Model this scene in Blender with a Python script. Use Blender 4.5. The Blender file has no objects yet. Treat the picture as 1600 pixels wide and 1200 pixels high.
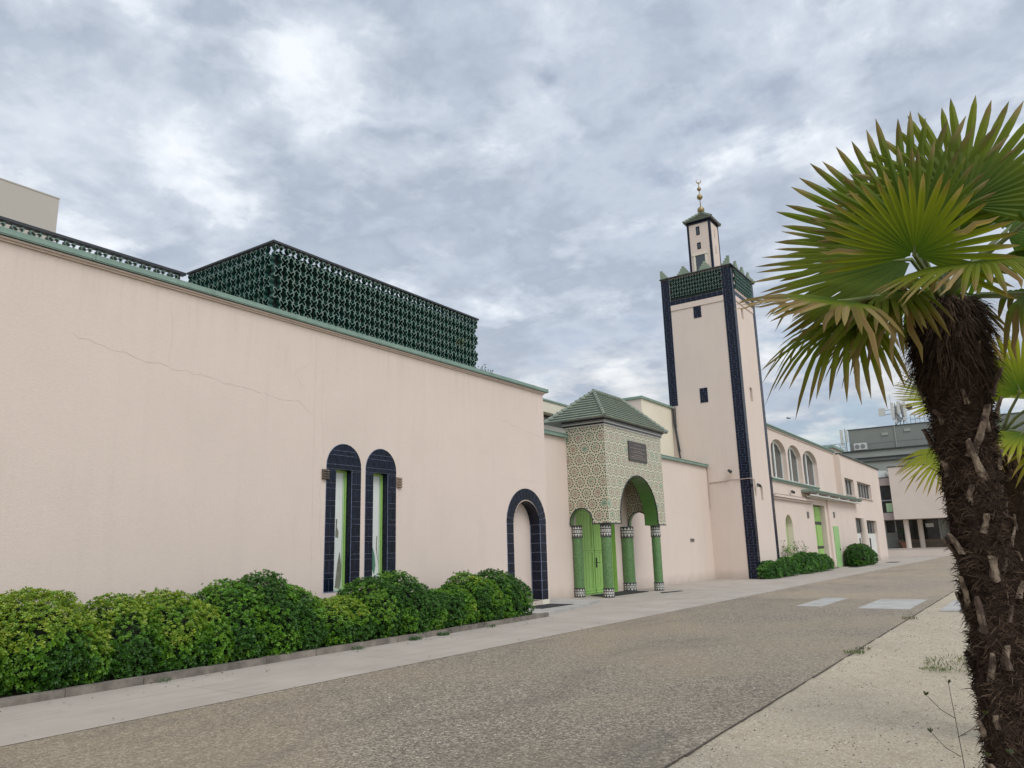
import bpy, bmesh, math, random
from mathutils import Vector, Matrix, noise
from mathutils.geometry import tessellate_polygon
V = Vector
PI = math.pi
random.seed(7)
S = bpy.context.scene
COL = S.collection

# ------------------------------------------------------------------ camera
cd = bpy.data.cameras.new('camera'); cam = bpy.data.objects.new('camera', cd); COL.objects.link(cam)
R_, U_, F_ = V((.82373, .566351, -.02675)), V((.144058, -.163428, .975981)), V((-.548376, .807798, .216208))
cam.matrix_world = Matrix(((R_.x, U_.x, -F_.x, 0), (R_.y, U_.y, -F_.y, 0), (R_.z, U_.z, -F_.z, 1.6), (0, 0, 0, 1)))
cd.sensor_width = 36; cd.lens = 36 * 1181.97 / 1600
cd.clip_start = .05; cd.clip_end = 2000
S.camera = cam

# ------------------------------------------------------------------ light and sky
SUN_EL, SUN_AZ = math.radians(48), math.radians(118)      # azimuth clockwise from +Y
sd = V((math.sin(SUN_AZ) * math.cos(SUN_EL), math.cos(SUN_AZ) * math.cos(SUN_EL), math.sin(SUN_EL)))
sl = bpy.data.lights.new('sun', 'SUN'); so = bpy.data.objects.new('sun', sl); COL.objects.link(so)
sl.energy = 1.45; sl.angle = math.radians(28); sl.color = (1, .955, .88)
so.rotation_euler = (-sd).to_track_quat('-Z', 'Y').to_euler()

S.view_settings.view_transform = 'Standard'; S.view_settings.look = 'None'
S.view_settings.exposure = 0.0; S.view_settings.gamma = 1
S.render.engine = 'CYCLES'
S.cycles.transparent_max_bounces = 12

W = bpy.data.worlds.new('World'); S.world = W; W.use_nodes = True


class NG:
    """tiny node graph helper"""
    def __init__(s, tree):
        s.t = tree; s.n = tree.nodes; s.l = tree.links
    def add(s, typ, **kw):
        n = s.n.new(typ)
        for k, v in kw.items():
            setattr(n, k, v)
        return n
    def put(s, sock, v):
        if isinstance(v, bpy.types.NodeSocket): s.l.new(v, sock)
        elif v is not None:
            if hasattr(sock, 'default_value') and not isinstance(sock.default_value, (float, int)) and len(sock.default_value) == 4 and len(v) == 3:
                v = (*v, 1)
            sock.default_value = v
    def m(s, op, a, b=None, c=None, clamp=False):
        n = s.add('ShaderNodeMath', operation=op, use_clamp=clamp)
        s.put(n.inputs[0], a)
        if b is not None: s.put(n.inputs[1], b)
        if c is not None: s.put(n.inputs[2], c)
        return n.outputs[0]
    def vm(s, op, a, b=None):
        n = s.add('ShaderNodeVectorMath', operation=op)
        s.put(n.inputs[0], a)
        if b is not None: s.put(n.inputs[1], b)
        return n.outputs['Value'] if op in ('DOT_PRODUCT', 'LENGTH', 'DISTANCE') else n.outputs[0]
    def mix(s, f, a, b, mode='MIX'):
        n = s.add('ShaderNodeMix', data_type='RGBA', blend_type=mode)
        s.put(n.inputs[0], f); s.put(n.inputs[6], a); s.put(n.inputs[7], b)
        return n.outputs[2]
    def noise(s, vec, scale, detail=4, rough=.55, dist=0, typ='FBM'):
        n = s.add('ShaderNodeTexNoise')
        s.put(n.inputs['Vector'], vec); n.inputs['Scale'].default_value = scale
        n.inputs['Detail'].default_value = detail; n.inputs['Roughness'].default_value = rough
        n.inputs['Distortion'].default_value = dist
        return n.outputs['Fac']
    def ramp(s, f, stops, interp='LINEAR'):
        n = s.add('ShaderNodeValToRGB'); cr = n.color_ramp; cr.interpolation = interp
        while len(cr.elements) < len(stops): cr.elements.new(.5)
        for e, (p, c) in zip(cr.elements, stops):
            e.position = p; e.color = (*c, 1) if len(c) == 3 else c
        s.put(n.inputs[0], f)
        return n.outputs[0]
    def rng(s, f, a, b, c=0., d=1.):
        n = s.add('ShaderNodeMapRange'); s.put(n.inputs[0], f)
        n.inputs[1].default_value = a; n.inputs[2].default_value = b; n.inputs[3].default_value = c; n.inputs[4].default_value = d
        return n.outputs[0]


def build_world():
    t = W.node_tree; t.nodes.clear(); g = NG(t)
    out = g.add('ShaderNodeOutputWorld'); bg = g.add('ShaderNodeBackground')
    sky = g.add('ShaderNodeTexSky', sky_type='NISHITA'); sky.sun_disc = False
    sky.sun_elevation = SUN_EL; sky.sun_rotation = SUN_AZ; sky.air_density = 1.2; sky.dust_density = .6
    tc = g.add('ShaderNodeTexCoord'); d = tc.outputs['Generated']
    sx = g.add('ShaderNodeSeparateXYZ'); g.put(sx.inputs[0], d)
    z = g.m('MAXIMUM', sx.outputs[2], 0.0)
    k = g.m('ADD', z, .20)
    cx = g.add('ShaderNodeCombineXYZ'); g.put(cx.inputs[0], g.m('DIVIDE', sx.outputs[0], k)); g.put(cx.inputs[1], g.m('DIVIDE', sx.outputs[1], k))
    cx.inputs[2].default_value = 3.7
    p = cx.outputs[0]
    n1 = g.noise(p, 2.1, 9, .58, .15)          # cloud masses
    n2 = g.noise(g.vm('ADD', p, (5.3, 2.1, 0)), .9, 3, .5)
    n3 = g.noise(g.vm('ADD', p, (1.3, 7.1, 4)), 6.5, 7, .6, .2)
    dens = g.m('ADD', g.m('MULTIPLY', n1, .62), g.m('ADD', g.m('MULTIPLY', n2, .42), g.m('MULTIPLY', n3, .30)))
    # colour of the cloud layer (radiance x10 because the background runs at 0.1)
    c = g.ramp(dens, [(.48, (.64, .68, .75)), (.57, (.51, .56, .645)), (.64, (.40, .45, .535)), (.72, (.47, .52, .60)), (.80, (.62, .66, .72))])
    lit = g.noise(g.vm('ADD', p, (9.3, 3.1, 1)), 4.2, 8, .57, .15)
    big = g.noise(g.vm('ADD', p, (2.3, 8.1, 6)), 1.3, 2, .5)
    litm = g.m('ADD', lit, g.m('MULTIPLY', g.m('SUBTRACT', big, .5), .5))
    c = g.mix(g.rng(litm, .46, .62, 0, .9), c, (.68, .72, .78))
    c = g.mix(g.rng(litm, .58, .70, 0, .75), c, (.90, .915, .94))
    fine = g.noise(g.vm('ADD', p, (4.3, 1.1, 2)), 8.5, 6, .55, .2)
    c = g.mix(g.rng(fine, .48, .66, 0, .32), c, (.39, .43, .51))
    c = g.vm('MULTIPLY', c, (11.0, 11.25, 11.5))
    cream = g.m('MULTIPLY', g.rng(z, .30, .06, 0, .8), g.rng(lit, .42, .60))
    c = g.mix(cream, c, (8.6, 8.3, 7.6))
    blue = g.vm('MULTIPLY', sky.outputs[0], (1.0, 1.02, 1.05))
    gap = g.rng(dens, .565, .44, 0, .75)
    low = g.rng(z, .26, .05, 0, .30)            # cover breaks up towards the horizon
    gap2 = g.rng(g.m('SUBTRACT', dens, low), .54, .38, 0, .85)
    c = g.mix(g.m('MAXIMUM', gap, gap2), c, blue)
    # brighter part of the overcast round the hidden sun
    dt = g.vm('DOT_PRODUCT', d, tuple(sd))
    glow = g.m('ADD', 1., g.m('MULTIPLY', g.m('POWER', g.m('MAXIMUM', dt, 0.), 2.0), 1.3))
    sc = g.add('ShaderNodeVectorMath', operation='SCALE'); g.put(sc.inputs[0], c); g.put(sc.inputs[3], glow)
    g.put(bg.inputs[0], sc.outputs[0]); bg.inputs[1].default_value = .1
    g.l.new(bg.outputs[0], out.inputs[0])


build_world()

# ------------------------------------------------------------------ materials
MATS = {}


def mat(name, fn=None, base=(.5, .5, .5), rough=.6, metal=0., spec=.5, emis=None):
    if name in MATS: return MATS[name]
    m = bpy.data.materials.new(name); m.use_nodes = True; g = NG(m.node_tree)
    b = m.node_tree.nodes['Principled BSDF']
    b.inputs['Base Color'].default_value = (*base, 1); b.inputs['Roughness'].default_value = rough
    b.inputs['Metallic'].default_value = metal; b.inputs['Specular IOR Level'].default_value = spec
    m['out'] = 1
    if fn: fn(g, b)
    MATS[name] = m
    return m


def obj_co(g): return g.add('ShaderNodeTexCoord').outputs['Object']
def wpos(g): return g.add('ShaderNodeNewGeometry').outputs['Position']
def bump(g, b, h, strength=.3, dist=.01):
    n = g.add('ShaderNodeBump'); n.inputs['Strength'].default_value = strength; n.inputs['Distance'].default_value = dist
    g.put(n.inputs['Height'], h); g.l.new(n.outputs[0], b.inputs['Normal'])
def mottled(c1, c2, scale=3., bs=0., bscale=60., c3=None, s3=.6):
    def f(g, b):
        p = wpos(g)
        c = g.mix(g.rng(g.noise(p, scale, 6, .6), .35, .65), c1, c2)
        if c3: c = g.mix(g.rng(g.noise(p, s3, 4, .6), .45, .7, 0, .8), c, c3)
        g.put(b.inputs['Base Color'], c)
        if bs: bump(g, b, g.noise(p, bscale, 3, .6), bs, .01)
    return f


def f_plaster(g, b):
    p = wpos(g)
    c = g.mix(g.rng(g.noise(p, .45, 5, .6), .35, .68), (.645, .535, .462), (.61, .51, .44))
    c = g.mix(g.rng(g.noise(p, 22, 4, .7), .4, .75, 0, .22), c, (.50, .42, .37))
    # faint vertical dirt runs
    s = g.vm('MULTIPLY', p, (2.3, 2.3, .14))
    c = g.mix(g.rng(g.noise(s, 1.6, 5, .65), .52, .76, 0, .17), c, (.47, .395, .345))
    c = g.mix(g.rng(g.noise(g.vm('MULTIPLY', p, (1, .6, .5)), 1.1, 5, .6, .6), .55, .72, 0, .22), c, (.52, .435, .37))
    c = g.mix(g.rng(g.noise(g.vm('ADD', p, (3, 9, 4)), 2.4, 6, .7, .8), .64, .70, 0, .22), c, (.66, .57, .52))
    # splash dirt just above the ground
    sx = g.add('ShaderNodeSeparateXYZ'); g.put(sx.inputs[0], p)
    run = g.m('MULTIPLY', g.rng(g.noise(g.vm('MULTIPLY', p, (6, 6, .35)), 1.2, 4, .65), .50, .72, 0, .26), g.rng(sx.outputs[2], 5.2, 6.4, 0, 1))
    run = g.m('MULTIPLY', run, g.m('LESS_THAN', sx.outputs[2], 6.5))
    c = g.mix(run, c, (.40, .345, .30))
    hz = g.m('ADD', sx.outputs[2], g.m('MULTIPLY', g.noise(p, 2.2, 5, .7), -.5))
    c = g.mix(g.rng(hz, .22, -.25, 0, .6), c, (.34, .29, .24))
    g.put(b.inputs['Base Color'], c)
    h = g.m('ADD', g.noise(p, 55, 4, .65), g.m('MULTIPLY', g.noise(g.vm('MULTIPLY', p, (1, 1, 2.2)), 17, 3, .6), .8))
    bump(g, b, h, .32, .010)


PINK = mat('pink_plaster', f_plaster, rough=.93, spec=.2)
CREAM = mat('cream_plaster', mottled((.69, .63, .50), (.64, .585, .47), .8, .25, 50), rough=.9, spec=.2)
PINKSH = mat('pink_moulding', mottled((.50, .40, .35), (.45, .36, .31), 2, .1, 50), rough=.85)


def f_copper(g, b):
    p = wpos(g)
    c = g.mix(g.rng(g.noise(p, 3, 6, .7), .35, .68), (.205, .29, .235), (.15, .225, .18))
    c = g.mix(g.rng(g.noise(g.vm('MULTIPLY', p, (1, 1, .3)), 14, 4, .7), .58, .8, 0, .5), c, (.33, .43, .36))
    c = g.mix(g.rng(g.noise(g.vm('ADD', p, (7, 1, 3)), 5, 5, .7), .64, .74, 0, .5), c, (.10, .11, .09))
    g.put(b.inputs['Base Color'], c)


COPPER = mat('green_coping', f_copper, rough=.5)


def f_navy(g, b):
    p = wpos(g)
    c = g.mix(g.rng(g.noise(p, 9, 3, .6), .4, .62), (.003, .0045, .012), (.006, .010, .026))
    g.put(b.inputs['Base Color'], c)
    bump(g, b, g.noise(p, 11, 3, .5), .15, .01)
    g.put(b.inputs['Roughness'], g.rng(g.noise(p, 16, 3, .6), .3, .7, .10, .34))


GROUT2 = mat('blue_grey_grout', mottled((.20, .24, .36), (.26, .30, .42), 10), rough=.85)
NAVY = mat('navy_glazed_tile', f_navy, rough=.2, spec=.25)
GROUT = mat('grout', mottled((.11, .135, .21), (.16, .185, .26), 10), rough=.85)


def f_claustra(g, b):
    p = wpos(g)
    c = g.mix(g.rng(g.noise(p, 6, 4, .6), .35, .65), (.014, .052, .042), (.024, .078, .062))
    c = g.mix(g.rng(g.noise(p, 28, 4, .7), .55, .75, 0, .45), c, (.075, .13, .105))
    g.put(b.inputs['Base Color'], c)


CLAUS = mat('glazed_claustra_side', f_claustra, rough=.22)
CLAUSF = mat('glazed_claustra_edge', mottled((.105, .185, .15), (.14, .215, .175), 8, c3=(.19, .19, .15), s3=9), rough=.4)
DARKG = mat('dark_green_backing', mottled((.006, .014, .012), (.010, .020, .017), 3), rough=.8)
BLACKM = mat('dark_metal', mottled((.02, .022, .024), (.03, .032, .034), 6), rough=.45)


def f_aggr(tint):
    def f(g, b):
        p = wpos(g)
        v = g.add('ShaderNodeTexVoronoi'); v.inputs['Scale'].default_value = 74; g.put(v.inputs['Vector'], p)
        sx = g.add('ShaderNodeSeparateColor'); g.put(sx.inputs[0], v.outputs['Color'])
        c = g.ramp(sx.outputs[0], [(0, (.045, .038, .030)), (.25, (.12, .10, .078)), (.5, (.22, .185, .145)), (.75, (.33, .275, .21)), (.9, (.52, .455, .37)), (1, (.74, .68, .58))])
        v2 = g.add('ShaderNodeTexVoronoi'); v2.inputs['Scale'].default_value = 36; g.put(v2.inputs['Vector'], p)
        s2 = g.add('ShaderNodeSeparateColor'); g.put(s2.inputs[0], v2.outputs['Color'])
        c = g.mix(.42, c, g.ramp(s2.outputs[1], [(0, (.07, .058, .045)), (.6, (.24, .20, .155)), (1, (.56, .49, .39))]))
        c = g.mix(g.rng(g.noise(p, .23, 5, .55, .5), .42, .60), c, g.mix(.38, c, (.37, .30, .20)))   # sandy dust
        s = g.vm('MULTIPLY', p, (1.5, .5, 1))
        c = g.mix(g.rng(g.noise(s, .55, 6, .6, .7), .52, .70, 0, .5), c, g.mix(.8, c, (.105, .095, .085)))  # damp patches
        c = g.mix(1., c, tint, 'MULTIPLY')
        g.put(b.inputs['Base Color'], c)
        g.put(b.inputs['Roughness'], .8)
        bump(g, b, g.m('MULTIPLY', v.outputs['Distance'], -1), .8, .012)
    return f


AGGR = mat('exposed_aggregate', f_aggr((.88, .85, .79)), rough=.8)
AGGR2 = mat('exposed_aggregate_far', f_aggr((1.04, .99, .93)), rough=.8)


def f_conc(g, b):
    p = wpos(g)
    c = g.mix(g.rng(g.noise(p, .8, 6, .6), .35, .65), (.39, .338, .285), (.325, .28, .235))
    s = g.vm('MULTIPLY', p, (4, .35, 1))
    c = g.mix(g.rng(g.noise(s, 1.5, 6, .65), .52, .75, 0, .55), c, (.25, .225, .195))
    c = g.mix(g.rng(g.noise(p, 45, 3, .7), .55, .8, 0, .35), c, (.22, .20, .175))
    sx = g.add('ShaderNodeSeparateXYZ'); g.put(sx.inputs[0], p)
    # saw-cut joints every 3 m across and one along
    j = g.m('ABSOLUTE', g.m('SUBTRACT', g.m('FRACT', g.m('DIVIDE', g.m('ADD', sx.outputs[1], g.m('MULTIPLY', g.noise(p, .9, 2), .0)), 3.1)), .5))
    c = g.mix(g.rng(j, .4965, .4985, 0, .55), c, (.16, .145, .13))
    j2 = g.m('ABSOLUTE', g.m('SUBTRACT', sx.outputs[0], g.m('ADD', -9.25, g.m('MULTIPLY', g.noise(g.vm('MULTIPLY', p, (.3, 1, 1)), .8, 4), .06))))
    c = g.mix(g.rng(j2, .012, .004, 0, .5), c, (.16, .145, .13))
    g.put(b.inputs['Base Color'], c)
    bump(g, b, g.noise(p, 60, 3, .6), .2, .005)


CONC = mat('walkway_concrete', f_conc, rough=.85)
SLAB = mat('light_concrete', mottled((.40, .38, .35), (.33, .31, .285), 1.8, .2, 60, (.26, .245, .22), 1.2), rough=.85)
KERB = mat('kerb_stone', mottled((.24, .205, .17), (.14, .118, .098), 4, .8, 30, (.06, .05, .04), 2.2), rough=.9)


def f_sand(g, b):
    p = wpos(g)
    c = g.mix(g.rng(g.noise(p, .6, 5, .6), .35, .65), (.41, .34, .24), (.34, .28, .195))
    c = g.mix(g.rng(g.noise(g.vm('MULTIPLY', p, (1, 1, 1)), 4.2, 9, .78, .6), .52, .66, 0, .75), c, (.27, .215, .15))
    v = g.add('ShaderNodeTexVoronoi'); v.inputs['Scale'].default_value = 75; g.put(v.inputs['Vector'], p)
    sx = g.add('ShaderNodeSeparateColor'); g.put(sx.inputs[0], v.outputs['Color'])
    c = g.mix(g.rng(sx.outputs[0], .78, .95, 0, .6), c, (.16, .13, .10))
    c = g.mix(g.rng(sx.outputs[1], .80, .97, 0, .55), c, (.62, .58, .50))
    g.put(b.inputs['Base Color'], c)
    bump(g, b, g.m('ADD', g.noise(p, 40, 5, .7), g.m('MULTIPLY', g.noise(p, 6, 4, .6), 1.5)), .45, .02)


SAND = mat('compacted_sand', f_sand, rough=.95)
SOIL = mat('dark_soil', mottled((.045, .032, .022), (.075, .055, .04), 12, .8, 30), rough=1)
EDGE = mat('dirty_edge', mottled((.10, .08, .06), (.06, .05, .04), 12), rough=1)
MATBLK = mat('rubber_mat', mottled((.012, .012, .013), (.02, .02, .02), 30, .5, 150), rough=.9)
GREEN = mat('apple_green_paint', mottled((.29, .49, .125), (.25, .43, .105), 4, .1, 30), rough=.45)
GREEND = mat('green_joint', base=(.09, .20, .04), rough=.6)
PALEG = mat('pale_green_paint', mottled((.40, .55, .33), (.35, .50, .28), 3), rough=.6)


def f_mosaic(g, b):
    p = wpos(g)
    br = g.add('ShaderNodeTexBrick'); br.offset = 0.5
    v = g.add('ShaderNodeTexVoronoi'); v.inputs['Scale'].default_value = 38; g.put(v.inputs['Vector'], p)
    sx = g.add('ShaderNodeSeparateColor'); g.put(sx.inputs[0], v.outputs['Color'])
    c = g.ramp(sx.outputs[0], [(0, (.075, .155, .055)), (.5, (.09, .185, .065)), (.9, (.11, .215, .08)), (1, (.18, .29, .15))])
    g.put(b.inputs['Base Color'], c)
    bump(g, b, g.noise(p, 40, 2), .3, .01)


MOSAIC = mat('green_mosaic', f_mosaic, rough=.2)
SOFFG = mat('green_soffit_paint', mottled((.085, .175, .045), (.07, .15, .04), 5), rough=.3)


def f_zellige(axis):
    """six-fold star tiling: rosettes ringed by green pieces, cream strapwork"""
    def f(g, b):
        p = wpos(g)
        sx = g.add('ShaderNodeSeparateXYZ'); g.put(sx.inputs[0], p)
        P_ = .45
        u = g.m('DIVIDE', sx.outputs[axis], P_); v = g.m('DIVIDE', sx.outputs[2], P_ * math.sqrt(3))
        res = []
        for off in (0., .5):
            a = g.m('MULTIPLY', g.m('SUBTRACT', g.m('FRACT', g.m('ADD', u, 50.5 + off)), .5), 1.)
            c = g.m('MULTIPLY', g.m('SUBTRACT', g.m('FRACT', g.m('ADD', v, 50.5 + off)), .5), math.sqrt(3))
            r = g.m('SQRT', g.m('ADD', g.m('MULTIPLY', a, a), g.m('MULTIPLY', c, c)))
            res.append((a, c, r))
        sel = g.m('LESS_THAN', res[0][2], res[1][2])
        def pick(i): return g.m('ADD', g.m('MULTIPLY', res[0][i], sel), g.m('MULTIPLY', res[1][i], g.m('SUBTRACT', 1., sel)))
        a, c, r = pick(0), pick(1), pick(2)
        th = g.m('ARCTAN2', c, a)
        c6 = g.m('COSINE', g.m('MULTIPLY', th, 6.)); c6b = g.m('MULTIPLY', c6, -1.)
        cream = (.62, .58, .45); green = (.042, .075, .030); pink = (.45, .36, .27); red = (.15, .075, .05); dark = (.03, .035, .04)
        # patchwork of hues so rosettes differ
        hue = g.noise(p, 2.1, 2, .5)
        rose = g.mix(g.rng(hue, .42, .58), pink, (.46, .42, .30))
        rose = g.mix(g.rng(hue, .60, .66), rose, (.20, .36, .24))
        dots = g.m('MULTIPLY', g.m('GREATER_THAN', c6, .35), g.m('COMPARE', r, .14, .045))
        dots2 = g.m('MULTIPLY', g.m('GREATER_THAN', c6b, .2), g.m('COMPARE', r, .23, .03))
        base = g.mix(dots, rose, red); base = g.mix(dots2, base, dark)
        base = g.mix(g.m('LESS_THAN', r, .05), base, dark)
        # ring of green pieces
        ring = g.m('GREATER_THAN', r, .29)
        c12 = g.m('COSINE', g.m('MULTIPLY', th, 12.))
        ringc = g.mix(g.m('LESS_THAN', c12, .55), cream, green)
        ringc = g.mix(g.m('GREATER_THAN', r, .455), ringc, g.mix(g.m('GREATER_THAN', r, .515), cream, (.07, .11, .05)))
        ringc = g.mix(g.m('MULTIPLY', g.m('GREATER_THAN', c6, .9), g.m('GREATER_THAN', r, .36)), ringc, (.35, .14, .09))
        base = g.mix(ring, base, ringc)
        # strapwork lines
        rs = g.m('ADD', .275, g.m('MULTIPLY', c6, .022))
        l1 = g.m('COMPARE', r, rs, .022)
        d1 = g.m('ABSOLUTE', g.m('SUBTRACT', g.m('MULTIPLY', r, g.m('ABSOLUTE', g.m('SINE', g.m('MULTIPLY', th, 3.)))), .135))
        l2 = g.m('MULTIPLY', g.m('LESS_THAN', d1, .006), g.m('LESS_THAN', r, .27))
        d2 = g.m('ABSOLUTE', g.m('SUBTRACT', r, g.m('ADD', .45, g.m('MULTIPLY', c6b, .03))))
        l3 = g.m('LESS_THAN', d2, .022)
        base = g.mix(g.m('MAXIMUM', g.m('MAXIMUM', l1, l2), l3), base, cream)
        g.put(b.inputs['Base Color'], base)
        g.put(b.inputs['Roughness'], .3)
    return f


ZX = mat('zellige_facing_side', f_zellige(0), rough=.3)
ZY = mat('zellige_facing_front', f_zellige(1), rough=.3)
ROOFT = mat('green_roof_tile', mottled((.15, .175, .14), (.20, .225, .18), 7, .3, 40, (.21, .25, .17), 3), rough=.45)
BLK = mat('black_tile_and_shadow', base=(.018, .022, .026), rough=.25)
WHT = mat('white_tile', mottled((.60, .58, .53), (.52, .50, .46), 9), rough=.3)
GREYT = mat('grey_tile', mottled((.20, .205, .20), (.14, .145, .145), 12), rough=.4)
GOLD = mat('gilded_brass', mottled((.36, .27, .13), (.24, .18, .09), 9), rough=.45, metal=.7)
WHITE = mat('white_board', mottled((.66, .67, .64), (.58, .60, .57), 2), rough=.6)
PLY = mat('bare_grey_board', mottled((.20, .20, .15), (.13, .13, .10), 14), rough=.9)
GLASS = mat('window_glass', base=(.035, .045, .05), rough=.06, spec=.9)
GLASSD = mat('dark_glass', mottled((.012, .015, .016), (.03, .036, .036), .8), rough=.12, spec=.6)
FRAMEW = mat('white_window_frame', base=(.62, .62, .58), rough=.5)
ALU = mat('grey_aluminium', base=(.30, .31, .31), rough=.4, metal=.3)
CURT = mat('grey_curtain', mottled((.15, .145, .125), (.21, .205, .18), 5), rough=.9)
GREYB = mat('grey_cladding', mottled((.20, .21, .19), (.18, .19, .172), .5), rough=.8)
GREYL = mat('grey_cladding_light', mottled((.30, .31, .28), (.27, .28, .25), .5), rough=.8)
BEIGE = mat('beige_grey_render', mottled((.44, .40, .35), (.41, .375, .325), .4, .2, 30), rough=.9)
FACADE = mat('far_pink_render', mottled((.60, .51, .44), (.56, .475, .41), .5), rough=.9)
FACADED = mat('mauve_render', mottled((.34, .27, .25), (.31, .25, .23), .5), rough=.9)
BROWNW = mat('brown_low_wall', mottled((.16, .12, .085), (.12, .09, .065), 1.5), rough=.9)
PLQ = mat('plaque_brown', mottled((.030, .022, .017), (.045, .033, .025), 9), rough=.3)
LETT = mat('plaque_lettering', base=(.42, .33, .27), rough=.5)
RUST = mat('rusty_louvre', mottled((.06, .045, .035), (.16, .13, .10), 14), rough=.8)
TANL = mat('tan_louvre', mottled((.30, .22, .16), (.22, .16, .115), 14), rough=.8)
WIRE = mat('pink_painted_conduit', base=(.42, .33, .28), rough=.7)
CRACK = mat('crack_in_render', base=(.43, .355, .30), rough=1)
PANELW = mat('antenna_shell', base=(.50, .50, .46), rough=.5)
STEEL = mat('galvanised_steel', base=(.22, .23, .23), rough=.5, metal=.4)


def f_leaf(sc=1., trans=.3, rough=.35):
    def f(g, b):
        a = g.add('ShaderNodeAttribute'); a.attribute_name = 'col'
        g.put(b.inputs['Base Color'], a.outputs['Color'])
        out = [n for n in g.n if n.type == 'OUTPUT_MATERIAL'][0]
        tr = g.add('ShaderNodeBsdfTranslucent'); mx = g.add('ShaderNodeMixShader'); mx.inputs[0].default_value = trans
        g.put(tr.inputs[0], g.mix(1., a.outputs['Color'], (1.5, 1.5, .6), 'MULTIPLY'))
        g.l.new(b.outputs[0], mx.inputs[1]); g.l.new(tr.outputs[0], mx.inputs[2]); g.l.new(mx.outputs[0], out.inputs[0])
    return f


LEAF = mat('shrub_leaf', f_leaf(trans=.22), rough=.38, spec=.4)
FROND = mat('palm_frond', f_leaf(trans=.42), rough=.6, spec=.15)
CORE = mat('shade_core_and_stem', mottled((.004, .007, .003), (.008, .011, .004), 9), rough=1)  # near-black: painted shade inside the shrubs, also thin plant stems
FIBRE = mat('palm_fibre', mottled((.018, .011, .008), (.052, .034, .025), 22, .9, 60), rough=1, spec=.1)
FIBREL = mat('palm_fibre_pale', mottled((.115, .078, .054), (.055, .035, .025), 20), rough=1, spec=.1)


def f_boot(g, b):
    p = wpos(g)
    s = g.vm('MULTIPLY', p, (60, 60, 8))
    c = g.mix(g.rng(g.noise(s, 1, 4, .6), .35, .65), (.30, .235, .17), (.13, .09, .065))
    c = g.mix(g.rng(g.noise(p, 14, 4, .65), .42, .56, 0, .9), c, (.050, .030, .022))
    g.put(b.inputs['Base Color'], c)


BOOT = mat('cut_leaf_base', f_boot, rough=.9)


# ------------------------------------------------------------------ mesh builder
def hidden_loc(o):
    l = V((0, 0, 0))
    while o: l = l + o.location; o = o.parent
    return l


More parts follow.
